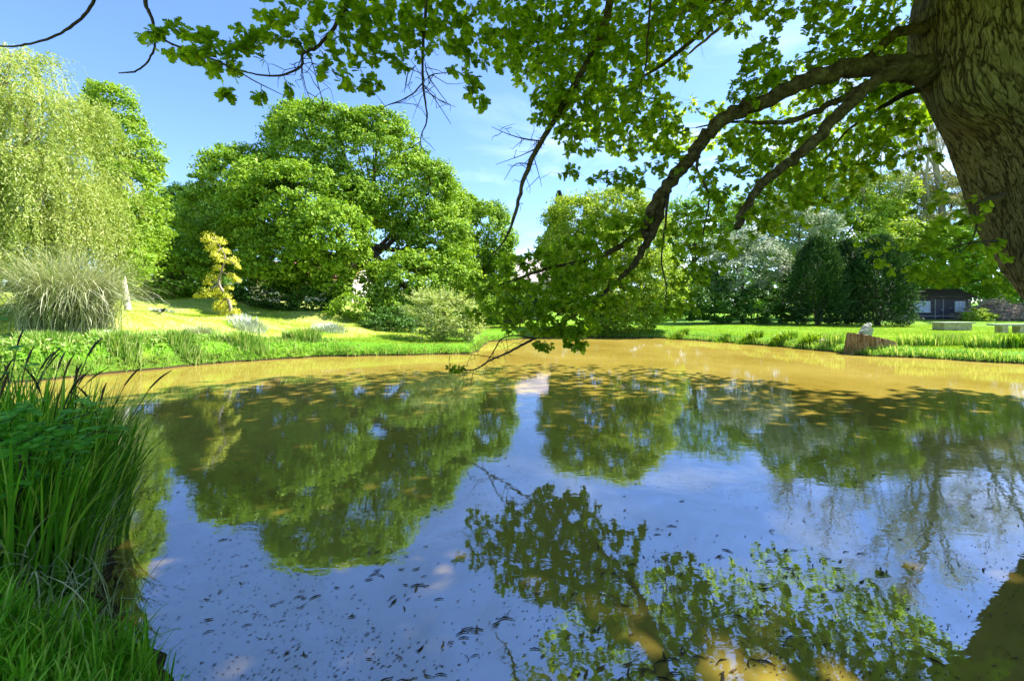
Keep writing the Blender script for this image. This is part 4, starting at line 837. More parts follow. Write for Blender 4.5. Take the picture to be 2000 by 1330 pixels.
    # clusters of leaves: (px, py, rx, ry, D, spread in depth, count)
    Z = [(300, 72, 28, 16, 4.4, .1, 4), (345, 55, 18, 14, 4.4, .1, 3), (390, 60, 30, 20, 4.4, .2, 6), (395, 105, 45, 22, 4.4, .2, 9), (350, 112, 25, 14, 4.4, .2, 4), (440, 135, 30, 22, 4.4, .2, 6), (445, 185, 16, 10, 4.4, .1, 3), (450, 90, 30, 25, 4.5, .2, 5), (480, 70, 25, 25, 4.5, .2, 4),
         (500, 185, 14, 12, 4.6, .1, 3), (515, 80, 25, 30, 4.6, .2, 5), (530, 20, 40, 22, 4.6, .2, 7), (535, 60, 25, 25, 4.6, .2, 5), (568, 178, 8, 6, 4.6, .1, 1), (600, 20, 50, 25, 4.6, .3, 8), (590, 80, 30, 20, 4.6, .2, 3), (640, 60, 45, 35, 4.6, .3, 10), (640, 125, 28, 25, 4.6, .2, 6), (690, 150, 28, 25, 4.7, .2, 6),
         (720, 100, 45, 30, 4.8, .3, 11), (730, 160, 22, 18, 4.8, .2, 4), (740, 40, 70, 45, 4.9, .4, 26), (700, 15, 60, 30, 4.8, .4, 12), (790, 110, 25, 25, 4.9, .2, 6), (835, 30, 60, 35, 5, .4, 16), (800, 80, 40, 25, 5, .4, 8), (880, 60, 40, 40, 5.2, .4, 12), (905, 120, 30, 35, 5.3, .3, 10), (922, 175, 20, 28, 5.3, .2, 6), (940, 205, 12, 8, 5.3, .1, 2),
         (960, 40, 60, 40, 5.4, .5, 18), (985, 100, 45, 40, 5.5, .5, 16), (1040, 110, 40, 50, 5.8, .5, 14), (1040, 40, 60, 40, 5.8, .5, 16), (1110, 60, 70, 55, 6, .6, 36), (1120, 150, 60, 50, 6, .6, 34), (1075, 190, 35, 35, 6, .4, 14), (1060, 225, 22, 22, 6, .3, 6), (1120, 225, 50, 40, 6.1, .5, 22), (1130, 275, 55, 30, 6.2, .5, 16), (1200, 110, 60, 70, 6.3, .7, 40),
         (1190, 210, 50, 50, 6.3, .6, 24), (1260, 60, 60, 55, 6.5, .8, 26), (1260, 200, 50, 50, 6.4, .6, 20), (1230, 270, 50, 40, 6.4, .5, 16), (1300, 250, 40, 45, 6.4, .5, 16), (1300, 310, 40, 35, 6.3, .5, 12), (1340, 40, 60, 40, 6.6, .8, 20), (1390, 30, 60, 30, 6.6, .8, 14), (1120, 330, 16, 12, 6, .1, 2), (1105, 338, 10, 8, 6, .1, 1), (1190, 350, 45, 18, 6.2, .3, 8), (1240, 350, 35, 25, 6.3, .3, 7),
         (1470, 130, 22, 40, 6.2, .4, 8), (1455, 180, 35, 25, 6.1, .4, 9), (1520, 150, 35, 20, 6.1, .4, 9), (1500, 90, 22, 25, 6.3, .4, 6), (1500, 20, 50, 25, 6.6, .6, 10), (1600, 30, 60, 30, 6.6, .6, 14), (1640, 90, 55, 35, 6.5, .6, 20), (1700, 50, 50, 45, 6.5, .6, 16), (1720, 90, 40, 30, 6.5, .5, 12), (1600, 120, 40, 30, 6.4, .5, 8),
         (1620, 180, 60, 25, 6.6, .5, 12), (1700, 180, 50, 25, 6.8, .5, 12), (1480, 270, 70, 30, 6.4, .6, 22), (1560, 275, 60, 35, 6.6, .6, 22), (1450, 310, 50, 35, 6.5, .6, 18), (1540, 330, 70, 35, 6.8, .8, 28), (1640, 300, 60, 35, 7, .8, 22), (1700, 250, 50, 40, 7, .8, 20), (1760, 230, 40, 35, 7, .7, 14), (1740, 290, 45, 25, 7.1, .7, 12), (1800, 260, 25, 40, 7.1, .4, 5), (1680, 340, 45, 22, 7.2, .6, 12),
         (1400, 350, 45, 35, 6.4, .5, 14), (1380, 400, 40, 35, 6.3, .5, 12), (1510, 390, 80, 35, 6.9, .8, 30), (1590, 390, 55, 25, 7, .8, 14), (1460, 430, 60, 30, 6.8, .8, 16), (1540, 440, 50, 20, 7, .8, 8), (1370, 460, 40, 40, 6.3, .5, 12), (1380, 520, 35, 35, 6.3, .4, 9), (1340, 540, 30, 40, 6.3, .4, 8), (1420, 480, 30, 30, 6.5, .5, 7), (1310, 470, 25, 45, 6.3, .4, 8), (1330, 600, 45, 18, 6.3, .4, 7), (1345, 430, 30, 30, 6.3, .4, 7),
         (1230, 440, 45, 28, 6.8, .4, 12), (1180, 440, 40, 26, 6.9, .4, 9), (1180, 480, 50, 26, 7, .4, 14), (1120, 490, 50, 24, 7.1, .4, 14), (1060, 505, 45, 22, 7.1, .4, 14), (1000, 515, 35, 22, 7.2, .4, 9), (985, 550, 45, 22, 7.3, .4, 11), (930, 560, 40, 22, 7.3, .4, 8), (1060, 550, 50, 25, 7.1, .5, 16), (1130, 545, 55, 28, 7, .5, 20), (1200, 530, 45, 26, 6.9, .4, 14), (1100, 590, 60, 26, 7.1, .5, 24), (1040, 600, 50, 22, 7.2, .5, 16), (1170, 600, 45, 28, 7, .4, 14),
         (985, 600, 40, 20, 7.3, .4, 9), (1060, 635, 45, 18, 7.2, .4, 14), (1115, 645, 35, 20, 7.1, .4, 12), (1150, 640, 25, 15, 7.1, .3, 5), (1125, 670, 22, 14, 7.1, .2, 7), (1010, 640, 30, 14, 7.2, .3, 5), (1060, 675, 18, 8, 7.2, .2, 3), (930, 610, 30, 20, 7.4, .4, 4), (1230, 580, 30, 20, 6.9, .4, 6), (890, 718, 24, 5, 7.5, .1, 3), (1240, 620, 30, 14, 6.9, .3, 3),
         (1900, 420, 35, 24, 5, .3, 8), (1850, 440, 45, 24, 5, .4, 12), (1800, 465, 40, 22, 5, .4, 9), (1880, 480, 50, 24, 5, .4, 12), (1830, 510, 55, 24, 5, .4, 15), (1900, 530, 50, 24, 5, .4, 12), (1850, 540, 50, 14, 5, .4, 9), (1950, 500, 25, 30, 5, .3, 7), (1790, 530, 30, 14, 5, .3, 5), (1940, 550, 25, 14, 5, .3, 3), (1750, 470, 50, 20, 6.5, .8, 8), (1740, 520, 40, 22, 6.5, .8, 7), (1790, 400, 45, 22, 6.5, .8, 7), (1850, 385, 45, 18, 6, .6, 6), (1700, 480, 30, 20, 7, .5, 4), (1700, 300, 55, 30, 7, .8, 12), (1770, 320, 40, 25, 7.2, .8, 7), (1640, 370, 45, 25, 7.2, .8, 9), (1820, 300, 22, 20, 7, .5, 3), (1580, 350, 60, 30, 7, .8, 10)]
    CL = []
    for px, py, rx, ry, D, sp, c in Z:
        c = int(round(c * (3.3 if (900 < px < 1260 and py > 425) else 1.6 if px < 1000 else 2.2 if px < 1690 or py < 370 else .85) + .2)); a = rs.uniform(0, 2 * PI, c); q = np.sqrt(rs.rand(c))
        for u in range(c): CL.append((*P(px + math.cos(a[u]) * q[u] * rx, py + math.sin(a[u]) * q[u] * ry, D + rs.uniform(-sp, sp)), .102, 0))
    # the rest of the crown: an uneven dome over pond and bank
    nC = 34000; a = rs.uniform(0, 2 * PI, nC); q = np.sqrt(rs.rand(nC)); R = 10.8 * (1 + .08 * np.sin(a * 5) + .06 * np.sin(a * 9 + 1))
    X = 6.3 + np.cos(a) * q * R; Y = 4.6 + np.sin(a) * q * R; Zc = 6.2 + rs.rand(nC) ** 1.0 * (1.2 + 6.5 * (1 - q ** 2))
    px = 1000 + X / np.maximum(Y, .05) * F; py = 600 - (Zc - CAMZ) / np.maximum(Y, .05) * F
    vis = (Y > .3) & (px > -80) & (px < 2080) & (py > -40)
    lim = np.interp(px, [0, 640, 700, 960, 1020, 1100, 1200, 1400, 1500, 1700, 1800, 2000], [-100, -100, 60, 110, 170, 240, 300, 290, 350, 330, 260, 100])
    gap = np.zeros(nC, bool)
    for gx_, gy_, ga, gb in [(1405, 130, 62, 75), (1555, 75, 48, 42), (1235, 330, 45, 25), (1330, 175, 30, 25), (1490, 60, 30, 30), (1360, 240, 30, 20), (1640, 150, 30, 16)]:
        gap |= ((px - gx_) / ga) ** 2 + ((py - gy_) / gb) ** 2 < 1
    keepv = vis & (py < lim) & ~gap & (rs.rand(nC) < .40)
    keepo = ~vis & (rs.rand(nC) < .5)
    big = []
    for u in np.nonzero(keepv)[0]: CL.append((X[u], Y[u], Zc[u], .155, 1))
    shx = X - .74 * Zc; shy = Y - .24 * Zc
    keepo &= ~((shx > -5) & (shx < 2.5) & (shy > 2) & (shy < 8) & (rs.rand(nC) < .42))  # unseen leaves thinned by shadow footprint so visible leaves get more sun
    for u in np.nonzero(keepo)[0]: big.append((X[u], Y[u], Zc[u]))
    nU = 9000; a = rs.uniform(0, 2 * PI, nU); q = np.sqrt(rs.rand(nU)); X = 9.0 + np.cos(a) * q * 9.0; Y = 8.2 + np.sin(a) * q * 8.2; Zc = rs.uniform(11, 17.5, nU) - 3 * q ** 2  # extra leaf volume added above the frame to make the water shade solid
    oof = (Y < .3) | (600 - (Zc - CAMZ) / np.maximum(Y, .05) * F < -40) | (1000 + X / np.maximum(Y, .05) * F > 2120)
    for u in np.nonzero(oof & (rs.rand(nU) < .7))[0]: big.append((X[u], Y[u], Zc[u]))
    CL = np.array(CL); big = np.array(big)
    allp = np.vstack([CL[:, :3], big[rs.rand(len(big)) < .12]]); ncl = len(CL)
    # join every cluster to the growing twig network
    ND = np.zeros((len(nodes) + 3 * len(allp) + 10, 4)); ND[:len(nodes)] = np.array(nodes); nn = len(nodes)
    dist0 = np.array([np.min(np.sum((ND[:nn, :3] - p) ** 2, 1)) for p in allp]); order = np.argsort(dist0)
    axes = np.zeros((len(allp), 3)); tb = MB()
    for c in order:
        p = allp[c]; dd = ND[:nn, :3] - p; d2 = np.sum(dd * dd, 1) + np.where(ND[:nn, 2] < p[2] - .5, .3, 0); k_ = int(np.argmin(d2)); s = ND[k_, :3]; ln = math.sqrt(np.sum((p - s) ** 2)) + 1e-6
        r_ = min(.8 * ND[k_, 3], .0035 + .006 * ln); md = (s + p) / 2 + rs.normal(size=3) * .07 * ln + np.array([0, 0, .05 * ln]); m1_ = (s + md) / 2 + rs.normal(size=3) * .03 * ln
        tb.tube([s, m1_, md, p], [r_, r_ * .85, r_ * .65, max(.002, r_ * .4)], k=4, cap=False)
        ND[nn] = (*md, r_ * .65); ND[nn + 1] = (*p, max(.0025, r_ * .4)); nn += 2; axes[c] = nrm(p - md)
    # bare spurs and dead twigs
    ndv = ND[:nn]; pxn = 1000 + ndv[:, 0] / np.maximum(ndv[:, 1], .1) * F; pyn = 600 - (ndv[:, 2] - CAMZ) / np.maximum(ndv[:, 1], .1) * F
    can = np.nonzero((ndv[:, 1] > 1) & (pxn > 560) & (pxn < 1900) & (pyn > -30) & (ndv[:, 3] > .004) & (ndv[:, 3] < .06))[0]
    for c in rs.choice(can, min(len(can), 220), replace=False):
        p = ndv[c, :3]; L = rs.uniform(.1, .5); d_ = nrm(rs.normal(size=3) + np.array([-.4, 0, -.5])); q1 = p + d_ * L * .4 + rs.normal(size=3) * .03; q2 = q1 + nrm(d_ + rs.normal(size=3) * .5) * L * .35; q3 = q2 + nrm(d_ + rs.normal(size=3) * .6 + np.array([0, 0, -.3])) * L * .3
        tb.tube([p, q1, q2, q3], [.005, .004, .0032, .002], k=4, cap=False)
        if rs.rand() < .5: tb.tube([q1, q1 + nrm(d_ + rs.normal(size=3)) * L * .3], [.0032, .0016], k=3, cap=False)
    tb.build('twigs', M['twig'], o, smooth=True)
    mb = MB(); det = CL[:, 4] == 0
    rosettes(mb, CL[det, :3], axes[:ncl][det], rs.randint(6, 12, det.sum()), CL[det, 3], half_full)
    fr = ~det
    rosettes(mb, CL[fr, :3], axes[:ncl][fr], rs.randint(6, 11, fr.sum()), CL[fr, 3] * 1.15, half_lo)
    # unseen upper crown, coarser
    sb = np.hstack([big, np.tile([0, 0, 1.], (len(big), 1))]); clump_leaves(mb, sb, .45, 5, .30, flat=.5, up=.8)
    mb.build('crown', M['oakleaf'], o)
    print('near oak clusters', ncl, 'big', len(big))
near_oak()

# leafy sprigs in front of the reeds (young sycamore leaves)
def sprig(label, stems, nl, size, group):
    base = np.array(stems[0][0]); o = empty('leafy_sprig', base, label, 'sapling', group); tb = MB(); mb = MB()
    for pl in stems:
        pl = np.array(pl); tb.tube(pl, np.linspace(.007, .002, len(pl)), k=5, sub=4)
        pp, _ = smooth_path(pl, np.ones(len(pl)), 12); seg_ = pp[len(pp) // 4:]
        c = seg_[rs.randint(0, len(seg_), nl)] + rs.normal(size=(nl, 3)) * .03
        A = hdir(nl) + np.array([0, 0, -.1]); Nn = np.array([0, 0, 1.]) + .25 * rvec(nl)
        S = size * rs.uniform(.6, 1.1, nl)
        lobed(mb, c, A, Nn, S, half_lo, rs.rand(nl), fold=.1, curl=.15, wid=1.25)
        # side lobes make it palmate
        for sg in (-1, 1):
            sd_ = nrm(np.cross(Nn, A)) * sg; lobed(mb, c, nrm(A) * .55 + sd_, Nn, S * .8, half_lo, rs.rand(nl), fold=.1, curl=.15)
    tb.build('stem', M['twig'], o, smooth=True); mb.build('leaves', M['sprig'], o)
g0 = (-3.0, 2.5, .2)
sprig('leafy sapling spreading over the tops of the left reeds', [[g0, P(40, 900, 2.62), P(20, 830, 2.5), P(60, 790, 2.5)], [g0, P(90, 900, 2.62), P(120, 830, 2.5), P(200, 800, 2.5)], [g0, P(120, 930, 2.62), P(170, 850, 2.5), P(235, 845, 2.5)],
      [g0, P(20, 900, 2.5), P(-20, 840, 2.4), P(30, 815, 2.4)], [g0, P(60, 880, 2.5), P(90, 840, 2.5), P(140, 825, 2.5)], [g0, P(40, 920, 2.4), P(30, 870, 2.4), P(90, 850, 2.4)]], 34, .085, 'leafy sprigs among the reeds')
sprig('thin leafy twig reaching in from the left edge above the reeds', [[(-3.6, 2.9, .3), P(-60, 800, 2.75), P(-30, 720, 2.7), P(60, 700, 2.7)], [(-3.6, 2.9, .3), P(-80, 740, 2.75), P(-40, 680, 2.7), P(15, 672, 2.7)], [(-3.6, 2.9, .3), P(-90, 700, 2.75), P(-50, 630, 2.7), P(20, 610, 2.7)]], 9, .085, 'leafy sprigs among the reeds')

# ------------------------------------------------------------------ buildings and garden objects
M['plank'] = rough_mat('dark_plank', [(.04, .034, .045), (.09, .075, .09), (.16, .135, .145)], 3, stretch=(.4, .4, 6), bump=.5)
M['roofdark'] = rough_mat('dark_shingle', [(.05, .035, .025), (.10, .07, .05)], 5, bump=.5)
M['white'] = rough_mat('white_paint', [(.65, .66, .68), (.8, .8, .8)], 4, bump=.05)
M['tile'] = rough_mat('clay_tile', [(.28, .10, .06), (.42, .20, .14), (.5, .28, .2)], 4, bump=.4)
M['slate'] = rough_mat('pale_slate', [(.50, .40, .38), (.62, .52, .50)], 3, bump=.2)
M['brick'] = rough_mat('brick', [(.30, .11, .06), (.42, .19, .12)], 9, bump=.2)
M['render'] = rough_mat('cream_render', [(.55, .5, .45), (.68, .63, .58)], 4, bump=.1)
m, t, out = newmat('window_glass'); b = N(t, 'ShaderNodeBsdfPrincipled', inp={'Base Color': (.05, .07, .10, 1), 'Roughness': .05, 'Specular IOR Level': 1.0}); t.links.new(b.outputs[0], out.inputs[0]); M['glass'] = m
M['curtain'] = rough_mat('net_curtain', [(.45, .5, .6), (.62, .66, .75)], 5, stretch=(6, 1, .3), bump=.1)
M['stone'] = rough_mat('grey_stone', [(.22, .20, .16), (.38, .35, .28), (.48, .45, .38)], 5, bump=.5)
M['concrete'] = rough_mat('bench_stone', [(.30, .23, .11), (.44, .36, .20), (.55, .48, .32)], 6, bump=.4)
M['stump'] = rough_mat('stump_wood', [(.08, .05, .025), (.22, .14, .06), (.38, .26, .13), (.56, .44, .28)], 2.6, stretch=(6, 6, .35), bump=.9, bscale=9, dist=.05)
M['greywood'] = rough_mat('weathered_wood', [(.25, .22, .17), (.42, .38, .32), (.55, .52, .46)], 5, stretch=(4, 4, .8), bump=.7)
M['brush'] = rough_mat('dry_brush', [(.20, .14, .10), (.38, .28, .21), (.52, .42, .34)], 5, bump=.4)
def windowpart(parent, cx, y, cz, w_, h_, nmull, facing=-1, pane='curtain'):
    fb = MB(); t_ = .07
    for dx in (-w_ / 2, w_ / 2): fb.box((cx + dx, y, cz), (t_, .08, h_ + t_))
    for dz in (-h_ / 2, h_ / 2): fb.box((cx, y - .004, cz + dz), (w_ - t_ - .006, .08, t_))
    for q in range(1, nmull + 1): fb.box((cx - w_ / 2 + w_ * q / (nmull + 1), y + .003, cz), (.05, .06, h_ - t_ - .004))
    fr = fb.build('window', M['white'], parent)
    pb = MB(); pb.box((cx, y + .04, cz), (w_ - .02, .02, h_ - .02)); pb.build('pane', M[pane], fr)
    sb = MB(); sb.box((cx, y - .05, cz - h_ / 2 - .075), (w_ + .2, .14, .06)); sb.build('sill', M['white'], fr)
def hut():
    D = 45.; s = D / F; x0, x1 = (1763 - 1000) * s, (1897 - 1000) * s; cx = (x0 + x1) / 2; w_ = x1 - x0; z0 = gz(cx, D) - .05; H = 2.35
    o = empty('wooden_hut', (cx, D, z0), 'low black boarded hut with two white windows at the back of the right lawn', 'hut')
    mb = MB()
    nb = 14
    for q in range(nb): mb.box((cx, D + 1.6 + (.012 if q % 2 else 0), z0 + .1 + H / nb * (q + .5)), (w_ + (.01 if q % 2 else 0), 3.2, H / nb - .012))
    mb.box((cx, D + 1.6, z0 + .05), (w_ + .1, 3.3, .2)); mb.build('wall', M['plank'], o)
    mb = MB(); rh = 1.0; e = .35
    V = [(x0 - e, D - e, z0 + H + .08), (x1 + e, D - e, z0 + H + .08), (x1 + e, D + 1.6, z0 + H + rh), (x0 - e, D + 1.6, z0 + H + rh), (x0 - e, D + 3.2 + e, z0 + H + .08), (x1 + e, D + 3.2 + e, z0 + H + .08)]
    V2 = [(a, b_, c - .1) for a, b_, c in V]
    mb.addm(V + V2, [[0, 1, 2, 3], [3, 2, 5, 4], [6, 9, 8, 7], [9, 10, 11, 8], [0, 6, 7, 1], [4, 5, 11, 10], [0, 3, 9, 6], [3, 4, 10, 9], [1, 7, 8, 2], [2, 8, 11, 5]]); mb.build('roof', M['roofdark'], o)
    def X(px): return (px - 1000) * s
    windowpart(o, X(1799), D - .04, z0 + 1.42, X(1815) - X(1783), 1.05, 2)
    windowpart(o, X(1874), D - .04, z0 + 1.42, X(1883) - X(1865), 1.05, 1)
    mb = MB(); mb.box((X(1833), D - .04, z0 + 1.15), (.82, .06, 1.95)); d_ = mb.build('door', M['plank'], o)
    mb = MB(); mb.box((X(1833) + .3, D - .09, z0 + 1.1), (.04, .05, .14)); mb.build('handle', M['white'], d_)
    for px in (1825.2, 1841): mb = MB(); mb.box((X(px), D - .05, z0 + 1.15), (.06, .08, 2.05)); mb.build('door_frame', M['greywood'], o)
    mb = MB(); mb.box((cx, D - .07, z0 + .42), (w_, .08, .10)); mb.build('trim_board', M['greywood'], o)
hut()
def house(name, label, x0, x1, y0, dep, z0, eave, ridge, wall, roof, wins, ridge_dir='x', chim=True):
    o = empty(name, ((x0 + x1) / 2, y0, z0), label, 'house'); cx = (x0 + x1) / 2; w_ = x1 - x0
    mb = MB(); mb.box((cx, y0 + dep / 2, z0 + eave / 2), (w_, dep, eave)); 
    if ridge_dir == 'y':
        for yy in (y0, y0 + dep): mb.addm([(x0, yy, z0 + eave), (x1, yy, z0 + eave), (cx, yy, z0 + ridge - .05)], [[0, 1, 2]])
    else:
        for xx in (x0, x1): mb.addm([(xx, y0, z0 + eave), (xx, y0 + dep, z0 + eave), (xx, y0 + dep / 2, z0 + ridge - .05)], [[0, 1, 2]])
    mb.build('wall', M[wall], o); mb = MB(); e = .4; ey = z0 + eave - .12; rz = z0 + ridge
    if ridge_dir == 'x': V = [(x0 - e, y0 - e, ey), (x1 + e, y0 - e, ey), (x1 + e, y0 + dep / 2, rz), (x0 - e, y0 + dep / 2, rz), (x0 - e, y0 + dep + e, ey), (x1 + e, y0 + dep + e, ey)]
    else: V = [(x0 - e, y0 + dep + e, ey), (x0 - e, y0 - e, ey), (cx, y0 - e, rz), (cx, y0 + dep + e, rz), (x1 + e, y0 + dep + e, ey), (x1 + e, y0 - e, ey)]; 
    if ridge_dir == 'y': V = [V[0], V[1], V[2], V[3], V[4], V[5]]
    V2 = [(a, b_, c - .14) for a, b_, c in V]
    mb.addm(V + V2, [[0, 1, 2, 3], [3, 2, 5, 4], [6, 9, 8, 7], [9, 10, 11, 8], [0, 6, 7, 1], [4, 5, 11, 10], [0, 3, 9, 6], [3, 4, 10, 9], [1, 7, 8, 2], [2, 8, 11, 5]]); rf = mb.build('roof', M[roof], o)
    if chim: mb = MB(); mb.box((cx + w_ * .25, y0 + dep / 2, rz + .3), (.7, .7, 1.6)); mb.build('chimney', M['brick'], rf)
    for (wx, wz, ww, wh) in wins: windowpart(o, x0 + wx, y0 - .04, z0 + wz, ww, wh, 2, pane='glass')
house('house', 'pale rendered house with a steep pinkish roof glimpsed behind the low oak branch', -.6, 3.2, 40, 6, .8, 3.6, 6.0, 'stone', 'slate', [(.9, 2.2, .9, 1.1), (2.6, 2.2, .9, 1.1)], chim=False)
house('house', 'red brick bungalow with a clay tile roof glimpsed behind the great oak trunk', -27, -16.5, 44, 7, 2.4, 2.6, 4.6, 'render', 'tile', [(2, 1.5, 1.4, 1.1), (5, 1.5, 1.4, 1.1), (8, 1.5, 1.4, 1.1)])
def shed():
    x0, x1, D, z0, H = -1.3, 1.0, 34, .6, 2.0; o = empty('garden_shed', (0, D, z0), 'dark timber shed in the shade beside the lawn behind the oak branch', 'shed')
    mb = MB()
    for q in range(10): mb.box(((x0 + x1) / 2, D + 1 + (.012 if q % 2 else 0), z0 + H / 10 * (q + .5)), (x1 - x0 + (.01 if q % 2 else 0), 2, H / 10 - .01))
    mb.build('wall', M['plank'], o); mb = MB(); mb.box(((x0 + x1) / 2, D + 1, z0 + H + .1), (x1 - x0 + .4, 2.5, .12), tilt=('x', .12)); mb.build('roof', M['roofdark'], o)
shed()
# stump at the water's edge: a low sawn slab with a flared foot and splintered right end
def stump():
    D = 16.9; s = D / F; o = empty('tree_stump', (*P(1705, 694, D)[:2], 0), 'wide brown sawn tree stump at the water edge of the right bank', 'stump')
    n = 72; th = np.arange(n) / n * 2 * PI; D = 17.3; cx = P(1708, 690, D)[0]; cy = D + .05
    bl, br = P(1652, 690, D)[0], P(1766, 690, D)[0]; tl_, tr_ = P(1662, 650, D)[0], P(1736, 665, D)[0]
    rings = 14; V = []
    for k in range(rings):
        f = k / (rings - 1); xl = bl + (tl_ - bl) * f ** .45; xr = br + (tr_ + .12 - br) * f ** .6; c_ = (xl + xr) / 2; r_ = (xr - xl) / 2
        rid = 1 + .035 * np.sin(th * 13 + 1) + .03 * np.sin(th * 29 + f * 2) + .02 * rs.uniform(-1, 1, n)
        x = c_ + np.cos(th) * r_ * rid; y = cy + np.sin(th) * .62 * (1 + .25 * (1 - f) ** 2) * rid
        ztop = np.interp(x, [tl_, tr_ + .1], [P(0, 649, D)[2] - .02, P(0, 667, D)[2] - .02])
        V.append(np.stack([x, y, -.12 + (ztop + .12) * f + (.03 * rs.uniform(-1, 1, n) if 0 < f < 1 else .012 * np.sin(th * 17))], -1))
    V = np.array(V).reshape(-1, 3); i, j = np.meshgrid(np.arange(rings - 1), np.arange(n), indexing='ij')
    f = np.stack([i * n + j, i * n + (j + 1) % n, (i + 1) * n + (j + 1) % n, (i + 1) * n + j], -1).reshape(-1, 4)
    mb = MB(); mb.add(V, f, .5); mb.f.append(np.arange(n)[None] + (rings - 1) * n); mb.t.append(np.full(1, .5)); mb.build('stump_body', M['stump'], o)
    mb = MB()
    for q in range(26):
        x = P(1738 + q * 1.05, 690, D)[0]; hh = max(.06, (.42 - q * .012) * rs.uniform(.5, 1.15)); mb.tube([(x, cy - .35 + rs.uniform(-.1, .3), -.05), (x + .03, cy - .3 + rs.uniform(-.1, .2), hh)], [.045, .008], k=4)
    mb.build('splinters', M['stump'], o)
stump()
def greypost():
    D = 19.2; o = empty('weathered_wood_block', (*P(1684, 655, D)[:2], .35), 'pale grey weathered block of wood with a slanted top just behind the brown stump', 'wood block')
    mb = MB(); z0 = .3; c = P(1681, 655, D)
    rot = [(-.28, 0), (.22, 0), (.46, .62), (.30, .70), (-.02, .42), (-.30, .36)]
    V = [(c[0] + a, D - .17, z0 + h) for a, h in rot] + [(c[0] + a * .9 + .02, D + .18, z0 + h * .97) for a, h in rot]
    mb.addm(V, [[0, 1, 2, 3, 4, 5][::1], [11, 10, 9, 8, 7, 6]] + [[(k + 1) % 6, k, 6 + k, 6 + (k + 1) % 6] for k in range(6)]); mb.build('block', M['greywood'], o)
    mb = MB(); mb.tube([(c[0] + .02, D - .05, z0 + .42), (c[0] + .34, D, z0 + .76), (c[0] + .46, D, z0 + .82)], [.15, .12, .07], k=9, sub=3, noise=.2); mb.build('knotted_top', M['greywood'], o)
greypost()
def rock(name, label, c, r, mat, group=None, squash=.6, cat='stone'):
    mb = MB(); bm_n = 16; u, v = np.meshgrid(np.arange(bm_n) / bm_n * 2 * PI, np.linspace(0, PI, 10)); ph = rs.uniform(0, 6, 4)
    rr = r * (1 + .18 * np.sin(u * 2 + ph[0] + v) + .12 * np.sin(u * 3 + ph[1] + v * 4) + .10 * np.sin(v * 5 + ph[2] + u))
    V = np.stack([c[0] + rr * np.sin(v) * np.cos(u), c[1] + rr * np.sin(v) * np.sin(u), c[2] + rr * np.cos(v) * squash], -1).reshape(-1, 3); i, j = np.meshgrid(np.arange(9), np.arange(bm_n), indexing='ij')
    mb.add(V, np.stack([i * bm_n + j, (i + 1) * bm_n + j, (i + 1) * bm_n + (j + 1) % bm_n, i * bm_n + (j + 1) % bm_n], -1).reshape(-1, 4), .5)
    return tag(mb.build(name, M[mat]), label, cat, group)
for px, py, D, r, lb in [(1612, 672, 19, .20, 'leftmost grey stone of the heap left of the brown stump'), (1628, 668, 19.2, .22, 'topmost grey stone of the heap left of the brown stump'), (1640, 680, 18.8, .2, 'grey stone of the heap touching the brown stump side'), (1622, 683, 18.7, .17, 'lowest grey stone of the heap left of the brown stump')]:
    c = P(px, py, D); rock('stone', lb, (c[0], D, max(.06, gz(c[0], D) + .02)), r, 'stone', 'stones left of the stump')
for px, py, D, r, lb in [(204, 660, 13.6, .15, 'upper white stone on the left bank under the pampas grass'), (200, 674, 13.2, .14, 'lower white stone on the left bank under the pampas grass'), (212, 655, 13.9, .10, 'smallest white stone at the top of the pair under the pampas grass')]:
    c = P(px, py, D); rock('stone', lb, (c[0], D, gz(c[0], D) + .18), r, 'white_bark', 'white stones on the left bank')
# slab seat and bench on the right lawn
def slab():
    D = 27.; s = D / F; cx = (1859 - 1000) * s; z0 = gz(cx, D); o = empty('stone_slab_seat', (cx, D, z0), 'solid low stone block seat with a flat top slab in front of the hut', 'seat')
    mb = MB(); mb.box((cx, D, z0 + .19), (1.75, .75, .40)); mb.build('block', M['concrete'], o); mb = MB(); mb.box((cx, D, z0 + .432), (2.0, .95, .08)); mb.build('top_slab', M['stone'], o)
slab()
def bench():
    D = 24.; s = D / F; x0 = (1936 - 1000) * s; x1 = (2018 - 1000) * s; cx = (x0 + x1) / 2; z0 = gz(cx, D); o = empty('stone_bench', (cx, D, z0), 'low stone bench on two block legs at the right edge of the lawn', 'bench')
    mb = MB(); mb.box((cx, D, z0 + .47), (x1 - x0, .5, .10)); mb.build('seat', M['stone'], o)
    for px in (1956, 1990): mb = MB(); mb.box(((px - 1000) * s, D, z0 + .2), (.32, .4, .44)); mb.build('leg', M['concrete'], o)
bench()
# brush pile right of the hut
def brush():
    cx, cy = P(1950, 0, 42)[0], 42.; z0 = gz(cx, cy); o = empty('brush_pile', (cx, cy, z0), 'heap of dry pinkish brown cut branches right of the hut', 'brush pile'); mb = MB()
    for q in range(900):
        a = rs.uniform(0, 2 * PI); r_ = 3.4 * math.sqrt(rs.rand()); hh = 2.0 * (1 - (r_ / 3.6) ** 2) * rs.rand(); p = np.array([cx + math.cos(a) * r_, cy + math.sin(a) * r_ * .5, z0 + hh]); d_ = nrm(rs.normal(size=3) * np.array([1, .6, .35])); L = rs.uniform(.4, 1.2)
        mb.tube([p - d_ * L, p + np.array([0, 0, .1]), p + d_ * L], [.035, .03, .012], k=4, cap=False)
    mb.build('branches', M['brush'], o)
brush()
lob = [pxlobe(1905, 618, 22, 14, 40), pxlobe(1920, 622, 20, 10, 39.5)]
tree('shrub', 'small bright green bush at the right end of the hut', 'shrubs on the right lawn', B(1910, 40), lob, 'lime', .3, 20, .18, r0=.04, cat='shrub')

